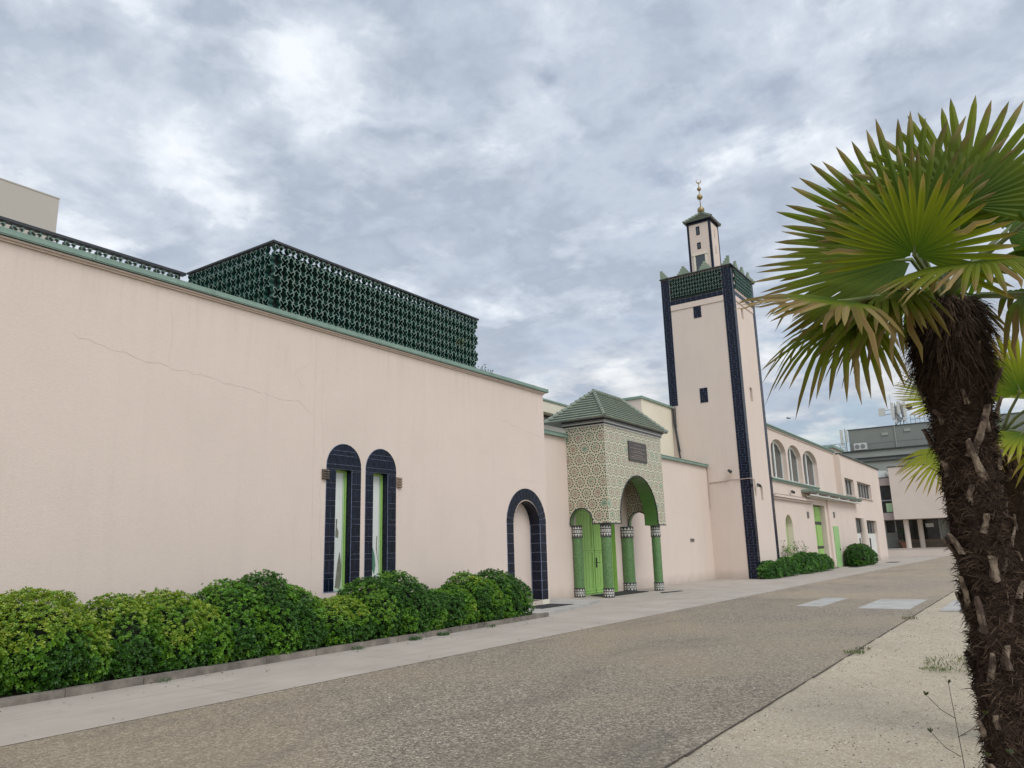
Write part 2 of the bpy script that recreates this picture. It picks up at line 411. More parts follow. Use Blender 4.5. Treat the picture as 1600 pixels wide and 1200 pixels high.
class MB:
    def __init__(s): s.v = []; s.f = []; s.mi = []; s.ms = []; s.c = None
    def mid(s, m):
        if m not in s.ms: s.ms.append(m)
        return s.ms.index(m)
    def face(s, pts, m, cols=None):
        i = len(s.v); s.v += [tuple(p) for p in pts]; s.f.append(tuple(range(i, i + len(pts)))); s.mi.append(s.mid(m))
        if s.c is not None: s.c += cols
    def box(s, a, b, m, skip=''):
        x0, y0, z0 = [min(p, q) for p, q in zip(a, b)]; x1, y1, z1 = [max(p, q) for p, q in zip(a, b)]
        P = [(x0, y0, z0), (x1, y0, z0), (x1, y1, z0), (x0, y1, z0), (x0, y0, z1), (x1, y0, z1), (x1, y1, z1), (x0, y1, z1)]
        i = len(s.v); s.v += P
        for q in ((0, 3, 2, 1), (4, 5, 6, 7), (0, 1, 5, 4), (1, 2, 6, 5), (2, 3, 7, 6), (3, 0, 4, 7)):
            s.f.append(tuple(i + k for k in q)); s.mi.append(s.mid(m))
        if s.c is not None: s.c += [s.c[-1] if s.c else (1, 1, 1)] * 8
    def hexa(s, P, m):
        i = len(s.v); s.v += [tuple(p) for p in P]
        for q in ((0, 3, 2, 1), (4, 5, 6, 7), (0, 1, 5, 4), (1, 2, 6, 5), (2, 3, 7, 6), (3, 0, 4, 7)):
            s.f.append(tuple(i + k for k in q)); s.mi.append(s.mid(m))
    def tube(s, pts, r, m, n=6, cap=True):
        pts = [V(p) for p in pts]; rs = r if isinstance(r, (list, tuple)) else [r] * len(pts)
        i0 = len(s.v); ref = None
        for k, p in enumerate(pts):
            d = (pts[min(k + 1, len(pts) - 1)] - pts[max(k - 1, 0)])
            d = d.normalized() if d.length > 0 else V((0, 0, 1))
            if ref is None: ref = V((1, 0, 0)) if abs(d.x) < .9 else V((0, 1, 0))
            a = (ref - d * ref.dot(d)).normalized(); ref = a; b_ = d.cross(a)
            for j in range(n):
                t = 2 * PI * j / n
                s.v.append(tuple(p + (a * math.cos(t) + b_ * math.sin(t)) * rs[k]))
        for k in range(len(pts) - 1):
            for j in range(n):
                a = i0 + k * n + j; b_ = i0 + k * n + (j + 1) % n
                s.f.append((a, b_, b_ + n, a + n)); s.mi.append(s.mid(m))
        if cap:
            s.f.append(tuple(i0 + j for j in reversed(range(n)))); s.mi.append(s.mid(m))
            e = i0 + (len(pts) - 1) * n; s.f.append(tuple(e + j for j in range(n))); s.mi.append(s.mid(m))
    def lathe(s, c, prof, m, n=20):
        i0 = len(s.v); c = V(c)
        for r, z in prof:
            for j in range(n):
                t = 2 * PI * j / n; s.v.append((c.x + r * math.cos(t), c.y + r * math.sin(t), c.z + z))
        for k in range(len(prof) - 1):
            for j in range(n):
                a = i0 + k * n + j; b_ = i0 + k * n + (j + 1) % n
                s.f.append((a, b_, b_ + n, a + n)); s.mi.append(s.mid(m))
    def extrude(s, outer, holes, mp, d0, d1, mf, ms, back=True, skip=()):
        """2D outline with holes, mapped by mp(u,v,d); d0 front, d1 back"""
        loops = [outer] + list(holes)
        tris = tessellate_polygon([[V((u, v, 0)) for u, v in l] for l in loops])
        flat = [p for l in loops for p in l]
        i0 = len(s.v); s.v += [tuple(mp(u, v, d0)) for u, v in flat]
        k = s.mid(mf)
        for t in tris: s.f.append(tuple(i0 + q for q in t)); s.mi.append(k)
        if back:
            i1 = len(s.v); s.v += [tuple(mp(u, v, d1)) for u, v in flat]
            for t in tris: s.f.append(tuple(i1 + q for q in reversed(t))); s.mi.append(k)
        for li, l in enumerate(loops):
            if li in skip: continue
            mm = ms[li] if isinstance(ms, (list, tuple)) else ms
            for a, b_ in zip(l, l[1:] + l[:1]):
                s.face([mp(*a, d0), mp(*b_, d0), mp(*b_, d1), mp(*a, d1)], mm)
    def build(s, name, parent=None, smooth=False, m=None):
        me = bpy.data.meshes.new(name); off = hidden_loc(parent)
        me.from_pydata([(x - off.x, y - off.y, z - off.z) for x, y, z in s.v], [], s.f)
        for q in s.ms: me.materials.append(q)
        me.polygons.foreach_set('material_index', s.mi)
        if s.c is not None:
            at = me.color_attributes.new('col', 'FLOAT_COLOR', 'POINT')
            at.data.foreach_set('color', [x for c in s.c for x in (*c, 1)])
        if smooth: me.polygons.foreach_set('use_smooth', [True] * len(s.f))
        me.update()
        o = bpy.data.objects.new(name, me); COL.objects.link(o)
        if parent: o.parent = parent
        return o


def recalc(o):
    bm = bmesh.new(); bm.from_mesh(o.data); bmesh.ops.remove_doubles(bm, verts=bm.verts, dist=1e-5); bmesh.ops.recalc_face_normals(bm, faces=bm.faces); bm.to_mesh(o.data); bm.free()


def thing(name, loc, label, cat, group=None):
    o = bpy.data.objects.new(name, None); COL.objects.link(o); o.location = loc; o.empty_display_size = .2
    o['label'] = label; o['category'] = cat
    if group: o['group'] = group
    return o
def tag(o, label, cat, group=None):
    o['label'] = label; o['category'] = cat
    if group: o['group'] = group
    return o
def struct(o): o['kind'] = 'structure'; return o
def mx(X):                       # plane facing +X : u = y, v = z, d goes into the wall (-X)
    return lambda u, v, d: (X - d, u, v)
def my(Y):                       # plane facing -Y : u = x, v = z, d goes into the wall (+Y)
    return lambda u, v, d: (u, Y + d, v)
def rect(u0, v0, u1, v1): return [(u0, v0), (u1, v0), (u1, v1), (u0, v1)]
def arch(u0, u1, v0, vs, rise=None, n=16):
    """closed outline of an arched opening"""
    c = (u0 + u1) / 2; r = (u1 - u0) / 2; rise = r if rise is None else rise
    return [(u0, v0), (u1, v0)] + [(c + r * math.cos(PI * k / n), vs + rise * math.sin(PI * k / n)) for k in range(n + 1)]


# ------------------------------------------------------------------ ground
b = MB(); b.face([(-400, -300, -.012), (400, -300, -.012), (400, 500, -.012), (-400, 500, -.012)], SAND); struct(b.build('ground'))
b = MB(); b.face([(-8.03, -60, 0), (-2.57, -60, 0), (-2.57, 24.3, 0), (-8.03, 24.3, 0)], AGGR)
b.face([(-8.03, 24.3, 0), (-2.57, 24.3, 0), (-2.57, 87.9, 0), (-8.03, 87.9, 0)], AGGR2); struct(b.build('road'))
b = MB(); b.face([(-14.4, -60, .004), (-8.03, -60, .004), (-8.03, 87.9, .004), (-14.4, 87.9, .004)], CONC); struct(b.build('pavement'))
# recessed dark edge where the hard surface stops at the sand
b = MB()
random.seed(3)
y = -5.
while y < 60:
    w = .004 + random.random() * .018; y2 = y + .1 + random.random() * .3
    if random.random() < .85: b.box((-2.57, y, -.006), (-2.57 + w, y2, .003), EDGE)
    y = y2
struct(b.build('road_edge_joint'))
for (x0, x1, y0, y1, lb) in ((-5.6, -4.95, 21.2, 24.55, 'narrow pale concrete strip set across the aggregate road, the left one'),
                             (-4.03, -2.85, 20.8, 24.2, 'wide pale concrete strip set in the aggregate road beside its sand edge'),
                             (-2.2, -.95, 20.5, 24.2, 'pale concrete slab lying in the sand beyond the road edge')):
    b = MB(); b.box((x0, y0, -.02), (x1, y1, .008), SLAB); o = b.build('concrete_strip'); tag(o, lb, 'paving slab', 'pale concrete strips across the road')
# planting bed soil
b = MB(); b.face([(-12.2, -3, .07), (-10.28, -3, .07), (-10.42, 16.6, .07), (-12.2, 16.6, .07)], SOIL); struct(b.build('planting_soil'))
b = MB(); b.face([(-11.4, 38, .05), (-10.95, 42, .05), (-11.0, 52.8, .05), (-11.5, 53, .05), (-11.5, 38, .05)], SOIL); struct(b.build('planting_soil'))


def kerb(pts, w, h, name='kerb'):
    b = MB(); r = random.Random(4)
    for (a, c) in zip(pts, pts[1:]):
        a = V((*a, 0)); c = V((*c, 0)); d = (c - a); L = d.length; d.normalize(); n = V((-d.y, d.x, 0)); k = max(1, round(L / 1.0))
        for i in range(k):
            p = a + d * (L * i / k + .004); q = a + d * (L * (i + 1) / k - .004)
            hh = h + r.uniform(-.006, .006); o1 = r.uniform(-.006, .006)
            p = p + n * o1; q = q + n * o1
            b.hexa([p - V((0, 0, .05)), q - V((0, 0, .05)), q + n * w - V((0, 0, .05)), p + n * w - V((0, 0, .05)),
                    p + V((0, 0, hh)), q + V((0, 0, hh)), q + n * (w - .01) + V((0, 0, hh)), p + n * (w - .01) + V((0, 0, hh))], KERB)
    return struct(b.build(name))


kerb([(-10.12, -3), (-10.12, 6), (-10.2, 11), (-10.35, 16.6)], .13, .10)
kerb([(-11.35, 37.2), (-10.95, 42), (-11.0, 52.9)], .1, .1)
b = MB(); P = [(-12.2, 16.6), (-10.5, 16.6), (-11.05, 19.6), (-11.55, 21.6), (-13.5, 21.9), (-13.5, 16.6)]
b.extrude(P, [], lambda u, v, d: (u, v, .075 - d), 0, .1, SLAB, SLAB, back=False); struct(b.build('arch_step'))

# ------------------------------------------------------------------ mosque hall (big blank wall)
XW = -12.2
hall = thing('prayer_hall', (XW, 8, 0), 'long pink rendered hall with green coping and pierced green screens on its roof', 'building')
w1 = (11.2, 11.66); w2 = (12.31, 12.78)
b = MB()
slit1 = rect(w1[0], .88, w1[1], 3.42); slit2 = rect(w2[0], .88, w2[1], 3.42)
niche = arch(17.84, 19.25, .20, 2.33, .70)
b.extrude(rect(-25, -.05, 19.66, 6.34), [slit1, slit2, niche], mx(XW), 0, .36, PINK, [PINK, NAVY, NAVY, NAVY], back=False, skip=(0,))
b.box((XW - .37, 17.5, 0), (XW - .4, 19.6, 3.3), PINK)
b.face([(XW, 19.66, -.05), (XW - 6, 19.66, -.05), (XW - 6, 19.66, 6.34), (XW, 19.66, 6.34)], PINK)
b.face([(XW, -25, 6.34), (XW, 19.66, 6.34), (XW - 20, 19.66, 6.34), (XW - 20, -25, 6.34)], GREYL)
b.build('wall', hall)
# stepped moulding and metal coping
b = MB()
b.box((XW - .01, -25, 6.345), (XW + .035, 19.70, 6.375), PINK); b.box((XW - .01, -25, 6.378), (XW + .075, 19.72, 6.41), PINK)
b.build('cornice_moulding', hall)
b = MB(); r = random.Random(5)
y = -25.
while y < 19.8:
    y2 = min(19.82, y + 2.2)
    if 19.82 - y2 < .5: y2 = 19.82
    b.box((XW - .35, y, 6.414), (XW + .115, y2 - .006, 6.43), COPPER); b.box((XW + .10, y, 6.432), (XW + .122 + r.uniform(0, .004), y2 - .006, 6.50), COPPER)
    b.box((XW - .35, y, 6.501), (XW + .123, y2 - .006, 6.52), COPPER); b.box((XW + .09, y2 - .05, 6.42), (XW + .132, y2 - .028, 6.525), COPPER)
    y = y2
    if y >= 19.82: break
b.box((XW + .078, -25, 6.404), (XW + .09, 19.8, 6.413), BLK)  # black strip drawn in as the shadow line beneath the coping
b.build('coping', hall)


def crackline(name, pts, parent, w=.008, X=XW, amp=.03, seed=1, m=CRACK):
    r = random.Random(seed); b = MB(); P = []
    for (a, c) in zip(pts, pts[1:]):
        n = max(2, int(math.hypot(c[0] - a[0], c[1] - a[1]) / .12))
        for i in range(n):
            t = i / n; P.append((a[0] + (c[0] - a[0]) * t + r.uniform(-amp, amp) * .5, a[1] + (c[1] - a[1]) * t + r.uniform(-amp, amp)))
    P.append(pts[-1])
    for (a, c) in zip(P, P[1:]):
        ww = w * r.uniform(.3, 1.); d = V((c[0] - a[0], c[1] - a[1])); d = d.normalized() if d.length else V((1, 0)); n = V((-d.y, d.x)) * ww / 2
        b.face([(X + .0015, a[0] - n.x, a[1] - n.y), (X + .0015, c[0] - n.x, c[1] - n.y), (X + .0015, c[0] + n.x, c[1] + n.y), (X + .0015, a[0] + n.x, a[1] + n.y)], m)
    return b.build(name, parent)


crackline('crack', [(5.6, 5.15), (6.6, 4.98), (7.6, 4.90), (8.9, 4.78), (9.7, 4.72), (10.2, 4.74)], hall, .0075, seed=2)
crackline('crack', [(10.2, 4.74), (10.5, 4.5)], hall, .007, seed=4)
crackline('wall_seam', [(10.56, 6.2), (10.58, 3.5), (10.6, .9)], hall, .006, amp=.006, seed=6)
crackline('crack', [(10.8, 5.55), (10.75, 4.6), (10.85, 3.9), (10.78, 3.0), (10.83, 1.6)], hall, .006, amp=.05, seed=9)
crackline('crack', [(10.4, 5.6), (10.0, 5.3), (10.3, 5.0)], hall, .005, amp=.04, seed=12)
crackline('crack', [(17.2, 5.3), (18.2, 5.15), (19.6, 4.95)], hall, .010, seed=15)
crackline('wall_seam', [(17.3, 3.62), (19.6, 3.60)], hall, .006, amp=.004, seed=16)
crackline('crack', [(7.2, 6.1), (7.3, 5.6), (7.25, 5.0)], hall, .005, amp=.03, seed=17)


# tile frames ---------------------------------------------------------------
def tile(b, mp, u0, v0, u1, v1, th=.012, gap=.006, m=NAVY, rnd=random):
    e = gap / 2; eu = e * 1.5; t = th + rnd.uniform(0, .0015)
    P = [mp(u0 + eu, v0 + e, 0), mp(u1 - eu, v0 + e, 0), mp(u1 - eu, v1 - e, 0), mp(u0 + eu, v1 - e, 0)]
    Q = [mp(u0 + eu, v0 + e, -t + rnd.uniform(0, .001)), mp(u1 - eu, v0 + e, -t), mp(u1 - eu, v1 - e, -t + rnd.uniform(0, .001)), mp(u0 + eu, v1 - e, -t)]
    i = len(b.v); b.v += P + Q
    for q in ((4, 5, 6, 7), (0, 1, 5, 4), (1, 2, 6, 5), (2, 3, 7, 6), (3, 0, 4, 7)):
        b.f.append(tuple(i + k for k in q)); b.mi.append(b.mid(m))


def band_tiles(b, mp, u0, u1, v0, v1, gap=.0095, hb=.11, ha=.26):
    v = v0
    k = 0
    while v < v1 - .02:
        if k % 2 == 0:
            v2 = min(v + ha, v1); um = (u0 + u1) / 2
            tile(b, mp, u0, v, um, v2, gap=gap); tile(b, mp, um, v, u1, v2, gap=gap)
        else:
            v2 = min(v + hb, v1); tile(b, mp, u0, v, u1, v2, gap=gap)
        v = v2; k += 1


def clip_circle(poly, c, r, n=0):
    """clip convex poly (u,v) by a circle via sampling its border (upper part only)"""
    out = []
    N = len(poly)
    dense = []
    for i in range(N):
        a = poly[i]; d = poly[(i + 1) % N]
        for k in range(6): dense.append((a[0] + (d[0] - a[0]) * k / 6, a[1] + (d[1] - a[1]) * k / 6))
    for (u, v) in dense:
        if v > c[1]:
            L = math.hypot(u - c[0], v - c[1])
            if L > r: u, v = c[0] + (u - c[0]) * r / L, c[1] + (v - c[1]) * r / L
        out.append((u, v))
    # drop duplicates
    o2 = []
    for p in out:
        if not o2 or math.hypot(p[0] - o2[-1][0], p[1] - o2[-1][1]) > 1e-4: o2.append(p)
    ar = abs(sum(a[0] * b_[1] - b_[0] * a[1] for a, b_ in zip(o2, o2[1:] + o2[:1]))) / 2
    return o2 if ar > 4e-4 else None


def slit_window(u0, u1, i0, i1, label):
    w = MB(); zs = 3.48; c = ((u0 + u1) / 2, zs); r = (u1 - u0) / 2
    out = [(u0, .88), (u1, .88)] + [(c[0] + r * math.cos(PI * k / 18), zs + .5 * math.sin(PI * k / 18)) for k in range(19)]
    # grout panel with slot
    fr = thing_part = MB()
    fr.extrude(out, [rect(i0, .9, i1, 3.42)], mx(XW), -.006, 0, GROUT2, GROUT2, back=False)
    mp = lambda u, v, d: (XW + .006 - d, u, v)
    band_tiles(fr, mp, u0, i0, .9, 3.42); band_tiles(fr, mp, i1, u1, .9, 3.42)
    # arched head: rows of small tiles clipped by the curve
    v = 3.42; row = 0; cols = [(u0 + (u1 - u0) * k / 5) for k in range(6)]
    pat = [(.10, [0, 1.3, 3.7, 5]), (.20, [0, 1.25, 2.1, 2.95, 3.75, 5]), (.10, [0, 2, 3.1, 5]), (.20, [0, 1.6, 2.4, 3.3, 5])]
    while v < 3.98 and row < 8:
        h, us = pat[row % 4]
        for a, d in zip(us, us[1:]):
            A = u0 + (u1 - u0) * a / 5; D = u0 + (u1 - u0) * d / 5; g_ = .0065
            sc = .5 / r
            pl = [(A + g_, v + g_), (D - g_, v + g_), (D - g_, v + h - g_), (A + g_, v + h - g_)]
            q = clip_circle([(p[0], c[1] + (p[1] - c[1]) / sc) for p in pl], c, r - .008)
            if q: fr.extrude([(p[0], c[1] + (p[1] - c[1]) * sc) for p in q], [], mp, -.013, 0, NAVY, NAVY, back=False)
        v += h; row += 1
    # reveal tiles on the far side of the slot and its head
    rv = lambda u, v, d: (XW - u, i1 - .004 + d, v)
    k = .9
    while k < 3.4:
        tile(fr, rv, .0, k, .18, min(k + .19, 3.41), th=.01, gap=.011, m=NAVY); k += .19
    fo = fr.build('tile_surround', hall)
    return fo


so1 = slit_window(10.93, 11.93, w1[0], w1[1], '')
so2 = slit_window(12.07, 13.05, w2[0], w2[1], '')


def shutter(i0, i1, seed, peel):
    b = MB()
    b.box((XW - .185, i0 + .002, .93), (XW - .20, i1 - .03, 3.40), WHITE)
    b.box((XW - .14, i1 - .055, .92), (XW - .20, i1 - .016, 3.405), GREEN); b.box((XW - .165, i1 - .085, .92), (XW - .19, i1 - .058, 3.40), PALEG)
    b.box((XW - .15, i0 + .001, 3.37), (XW - .19, i1 - .06, 3.415), GREEN); b.box((XW - .10, i0 + .001, .88), (XW - .19, i1 - .06, .925), PALEG)
    for pl in peel:
        b.extrude([(i0 + u + .165, v) for u, v in pl[1]], [], mx(XW - .185), -.003, 0, pl[0], pl[0], back=False)
    return b.build('shutter_board', hall)


shutter(*w1, 1, [(PLY, [(.04, .95), (.19, .93), (.22, 1.25), (.20, 1.50), (.17, 1.70), (.14, 1.62), (.10, 1.42), (.06, 1.10)]),
                 (PLY, [(.03, 2.0), (.11, 1.98), (.12, 2.1), (.07, 2.22), (.08, 2.38), (.04, 2.38)])])
MOSSG = mat('bare_green_board', base=(.08, .20, .13), rough=.8)
shutter(*w2, 2, [(MOSSG, [(.02, 1.30), (.09, 1.18), (.13, 1.38), (.10, 1.6), (.06, 1.72), (.02, 1.80)]),
                 (PLY, [(.14, 1.75), (.18, 1.55), (.22, 1.42), (.19, 1.6), (.165, 1.8), (.18, 2.02), (.15, 2.02)])])

# blue arch -------------------------------------------------------------------
b = MB()
cu = 18.53; ro, ri = 1.02, .705; zs = 2.36
outer = [(17.51, .22), (17.84, .22), (17.84, zs)] + [(cu + ri * math.cos(PI - PI * k / 20), zs + ri * math.sin(PI - PI * k / 20)) for k in range(21)] + [(19.24, .22), (19.55, .22)] + \
        [(cu + ro * math.cos(PI * k / 20), zs + ro * math.sin(PI * k / 20)) for k in range(21)]
b.extrude(outer, [], mx(XW), -.008, 0, GROUT2, GROUT2, back=False)
mp = lambda u, v, d: (XW + .008 - d, u, v)
for (a, d) in ((17.51, 17.835), (19.235, 19.55)):
    n = 8
    for k in range(n): tile(b, mp, a, .22 + (zs - .22) * k / n, d, .22 + (zs - .22) * (k + 1) / n, gap=.014)
n = 16
for k in range(n):
    t0 = PI * k / n + .009; t1 = PI * (k + 1) / n - .009
    q = [(cu + ri * math.cos(t0), zs + ri * math.sin(t0)), (cu + ro * math.cos(t0), zs + ro * math.sin(t0)), (cu + ro * math.cos((t0 + t1) / 2), zs + ro * math.sin((t0 + t1) / 2)),
         (cu + ro * math.cos(t1), zs + ro * math.sin(t1)), (cu + ri * math.cos(t1), zs + ri * math.sin(t1))]
    b.extrude(q, [], mp, -.013 - random.uniform(0, .001), 0, NAVY, NAVY, back=False)
rv = lambda u, v, d: (XW - u, 19.246 + d, v)
b.face([(XW, 19.247, .22), (XW - .36, 19.247, .22), (XW - .36, 19.247, zs), (XW, 19.247, zs)], GROUT2)
for k in range(8): tile(b, rv, .005, .22 + (zs - .22) * k / 8, .34, .22 + (zs - .22) * (k + 1) / 8, th=.008, gap=.014)
b.build('arch_tiles', hall)
for (a_, d_) in ((19.23, 19.57), (17.5, 17.83)):
    b = MB(); b.box((XW + .018, a_, .0), (XW - .34, d_, .215), CREAM); b.build('arch_plinth', hall)


# claustra screens -------------------------------------------------------------
def star(r0=.062, r1=.152, n=40, sy=1.04):
    return [((r0 + (r1 - r0) * abs(math.sin(2 * t)) ** 1.7) * math.cos(t), (r0 + (r1 - r0) * abs(math.sin(2 * t)) ** 1.7) * math.sin(t) * sy) for t in [2 * PI * k / n for k in range(n)]]


def lattice(b, mp, u0, u1, v0, v1, px=.33, pz=.48, depth=.11, wall=.016, sc=1.):
    st = star(); st_in = star(.062 - .021, .152 - .030)
    nr = int((v1 - v0) / (pz / 2)) + 2
    for r in range(nr):
        cv = v1 - .14 * sc - r * pz / 2
        if cv < v0 + .05: break
        k = 0
        cu = u0 + .13 * sc + (px / 2 if r % 2 else 0)
        while cu < u1 - .01 * sc:
            o = [(cu + x * sc, cv + y * sc) for x, y in st]; q = [(cu + x * sc, cv + y * sc) for x, y in st_in]
            N = len(o); i0 = len(b.v)
            for (lst, d) in ((o, 0), (q, 0), (q, depth), (o, depth)): b.v += [tuple(mp(a, c, d)) for a, c in lst]
            mf, ms = b.mid(CLAUSF), b.mid(CLAUS)
            for j in range(N):
                j2 = (j + 1) % N
                b.f.append((i0 + j, i0 + j2, i0 + N + j2, i0 + N + j)); b.mi.append(mf)
                b.f.append((i0 + N + j, i0 + N + j2, i0 + 2 * N + j2, i0 + 2 * N + j)); b.mi.append(ms)
                b.f.append((i0 + j2, i0 + j, i0 + 3 * N + j, i0 + 3 * N + j2)); b.mi.append(ms)
                b.f.append((i0 + 2 * N + j, i0 + 2 * N + j2, i0 + 3 * N + j2, i0 + 3 * N + j)); b.mi.append(ms)
            # web pieces joining to the two neighbours of the row below
            for sgn in (-1, 1):
                ua, ub = cu + sgn * .045 * sc, cu + sgn * (px / 2 - .045 * sc)
            cu += px; k += 1
        # thin vertical divider fins behind the bones
    return b


scr = thing('roof_screen', (-12.6, 9.65, 6.34), 'tall dark green pierced tile screen standing on the hall roof behind the coping', 'screen')
SX, SY, SZ = -12.58, 9.65, 8.17
b = MB(); lattice(b, mx(SX), SY + .02, 16.85, 6.36, SZ); b.build('front_lattice', scr)
b = MB(); lattice(b, my(SY), -15.7, SX - .02, 6.36, SZ); b.build('side_lattice', scr)
b = MB(); lattice(b, lambda u, v, d: (u, 16.85 - d, v), -15.7, SX - .02, 6.36, SZ); b.build('side_lattice', scr)
b = MB()
b.box((SX - .14, SY + .14, 6.345), (SX - .17, 16.74, 8.06), DARKG)
b.box((SX - .14, SY + .13, 6.345), (-15.7, SY + .135, 7.98), DARKG); b.box((SX - .14, 16.745, 6.345), (-15.7, 16.75, 8.1), DARKG)
b.build('backing_panel', scr)
b = MB(); b.box((SX - .13, SY - .03, SZ), (SX + .03, 16.88, SZ + .045), BLACKM); b.box((-15.7, SY - .03, SZ), (SX - .135, SY + .13, SZ + .043), BLACKM); b.box((-15.7, 16.72, SZ), (SX - .135, 16.88, SZ + .043), BLACKM)
b.build('top_rail', scr)
sc2 = thing('roof_screen', (-15.75, 2, 6.34), 'low see-through strip of dark green pierced screen along the left end of the coping', 'screen')
b = MB(); lattice(b, mx(-15.7), -6, SY - .02, 6.9, SZ - .05); b.build('front_lattice', sc2)
b = MB(); b.box((-15.83, -6, SZ - .04), (-15.67, SY - .05, SZ + .02), BLACKM); b.box((-15.80, -6, 7.5), (-15.7, SY - .05, 7.54), BLACKM)
for yy in (-5.8, -2, 1.8, 5.6, 9.4): b.box((-15.8, yy, 6.345), (-15.72, yy + .08, SZ - .05), BLACKM)
b.build('top_rail', sc2)
# weeds rooted in the screen
def sprig(b, c, R, n, cols, r, down=0.):
    for _ in range(n):
        d = V((r.gauss(0, 1), r.gauss(0, 1), r.gauss(0, 1) - down)).normalized(); p = V(c) + d * R * r.uniform(.2, 1)
        leafq(b, p, (d + V((0, 0, .3))).normalized(), V((r.gauss(0, 1), r.gauss(0, 1), r.gauss(0, 1))), .04 * r.uniform(.7, 1.3), .018, r.choice(cols))
def leafq(b, p, d, n, L, w, col):
    s_ = d.cross(n)
    if s_.length < 1e-3: s_ = d.cross(V((0, 0, 1)) + V((.01, 0, 0)))
    s_ = s_.normalized() * w; m_ = p + d * L * .62
    b.face([p, m_ - s_, p + d * L, m_ + s_], LEAF, [tuple(c * .8 for c in col), col, col, col])


r = random.Random(3)
b = MB(); b.c = []; sprig(b, (SX + .03, 15.95, 7.32), .16, 60, [(.10, .13, .04), (.14, .14, .05)], r); tag(b.build('wall_weed'), 'small yellowish weed growing out of the roof screen near its right end', 'weed')
b = MB(); b.c = []; sprig(b, (SX + .08, 16.93, 6.66), .2, 50, [(.05, .07, .03), (.08, .09, .04)], r)
for k in range(7):
    p = V((SX + .05 + .02 * k, 16.98 + .06 * k, 6.66 + .01 * k)); sprig(b, p, .03, 4, [(.05, .06, .04)], r)
tag(b.build('wall_weed'), 'little dark weed at the foot of the roof screen, right corner, leaning past it', 'weed')

# light boxes on the hall wall
def louvre(x, y0, y1, z0, z1, m, label, n=4):
    t = thing('wall_louvre', (x, (y0 + y1) / 2, z0), label, 'wall fitting', 'small louvred boxes beside the slit windows')
    b = MB(); b.box((x - .01, y0, z0), (x + .035, y1, z1), m); b.build('casing', t)
    b = MB()
    for k in range(n):
        z = z0 + (z1 - z0) * (k + .5) / n
        b.box((x + .036, y0 + .01, z - .012), (x + .065, y1 - .01, z + .012), m)
    b.build('slats', t); return t


louvre(XW, 10.81, 10.98, 3.18, 3.39, RUST, 'dark rusty louvred box on the left edge of the two slit windows')
louvre(XW, 13.07, 13.22, 3.12, 3.36, TANL, 'tan louvred box on the right edge of the two slit windows')

# mats
def mat_obj(pts, z, label, h=.012, name='door_mat'):
    b = MB(); b.extrude(pts, [], lambda u, v, d: (u, v, z + h - d), 0, h, MATBLK, MATBLK, back=False); return tag(b.build(name), label, 'mat')


mat_obj([(-12.15, 17.9), (-11.35, 17.9), (-11.35, 19.55), (-12.15, 19.55)], .076, 'black mat on the step under the navy tiled arch')
mat_obj([(-13.4, 24.3), (-12.45, 23.75), (-12.35, 26.9), (-13.4, 27.1)], .02, 'black doormat under the tiled porch')
mat_obj([(-11.75, 26.5), (-11.45, 26.0), (-11.2, 27.4), (-11.45, 27.7)], .006, 'small dark drain cover outside the porch right column', .004, 'drain_cover')
mat_obj([(-10.7, 54.0), (-10.1, 54.0), (-10.1, 56.6), (-10.7, 56.6)], .006, 'dark doormat outside the narrow green side door')
mat_obj([(-10.2, 65.0), (-9.4, 65.0), (-9.4, 67.6), (-10.2, 67.6)], .006, 'dark grating in the pavement near the far corner', .004, 'drain_cover')
# ------------------------------------------------------------------ entrance wall (set back)
XN = -13.55
ew = thing('entrance_wall', (XN, 28, 0), 'pink rendered wall set back behind the tiled porch, up to the minaret', 'wall')
b = MB()
b.extrude(rect(19.67, -.05, 37.34, 5.5), [rect(23.75, .02, 26.75, 3.15)], mx(XN), 0, .3, PINK, [PINK, GREEN], back=False, skip=(0,))
b.face([(XN, 19.67, 5.5), (XN, 37.34, 5.5), (XN - 3, 37.34, 5.5), (XN - 3, 19.67, 5.5)], GREYL)
b.build('wall', ew)
b = MB()
for (a, c) in ((19.7, 23.2), (28.2, 37.3)):
    y = a
    while y < c - .1:
        y2 = min(y + 2., c); b.box((XN - .3, y, 5.505), (XN + .12, y2 - .005, 5.62), COPPER); b.box((XN - .3, y, 5.622), (XN + .14, y2 - .005, 5.645), COPPER); y = y2
b.build('coping', ew)
b = MB(); b.box((XN + .001, 34.4, 1.83), (XN + .03, 34.85, 1.97), GREYT); b.box((XN + .031, 34.44, 1.86), (XN + .036, 34.81, 1.885), BLK); b.box((XN + .031, 34.44, 1.91), (XN + .036, 34.81, 1.935), BLK)
b.build('air_vent', ew)
# door
dr = None
b = MB(); b.box((XN - .16, 23.76, .03), (XN - .2, 26.74, 3.14), GREEN)
ys = [23.76 + (26.74 - 23.76) * k / 14 for k in range(15)]
for y in ys[1:-1]: b.box((XN - .158, y - .005, .04), (XN - .155, y + .005, 3.1), GREEND)
for (y0, y1) in ((23.80, 25.22), (25.28, 26.70)):
    for (z0, z1) in ((.06, .22), (1.5, 1.62), (2.9, 3.06)): b.box((XN - .15, y0, z0), (XN - .135, y1, z1), GREEN)
    b.box((XN - .15, y0, .06), (XN - .137, y0 + .1, 3.06), GREEN); b.box((XN - .15, y1 - .1, .06), (XN - .137, y1, 3.06), GREEN)
b.box((XN - .15, 25.225, .04), (XN - .148, 25.275, 3.1), GREEND)
dr = b.build('double_door', ew)
b = MB()
for (y0, y1) in ((23.80, 25.22), (25.28, 26.70)):
    for z in (.14, 1.56, 2.98):
        for k in range(12):
            y = y0 + .06 + (y1 - y0 - .12) * k / 11
            b.box((XN - .136, y - .012, z - .012), (XN - .118, y + .012, z + .012), GREEND)
b.build('studs', dr)
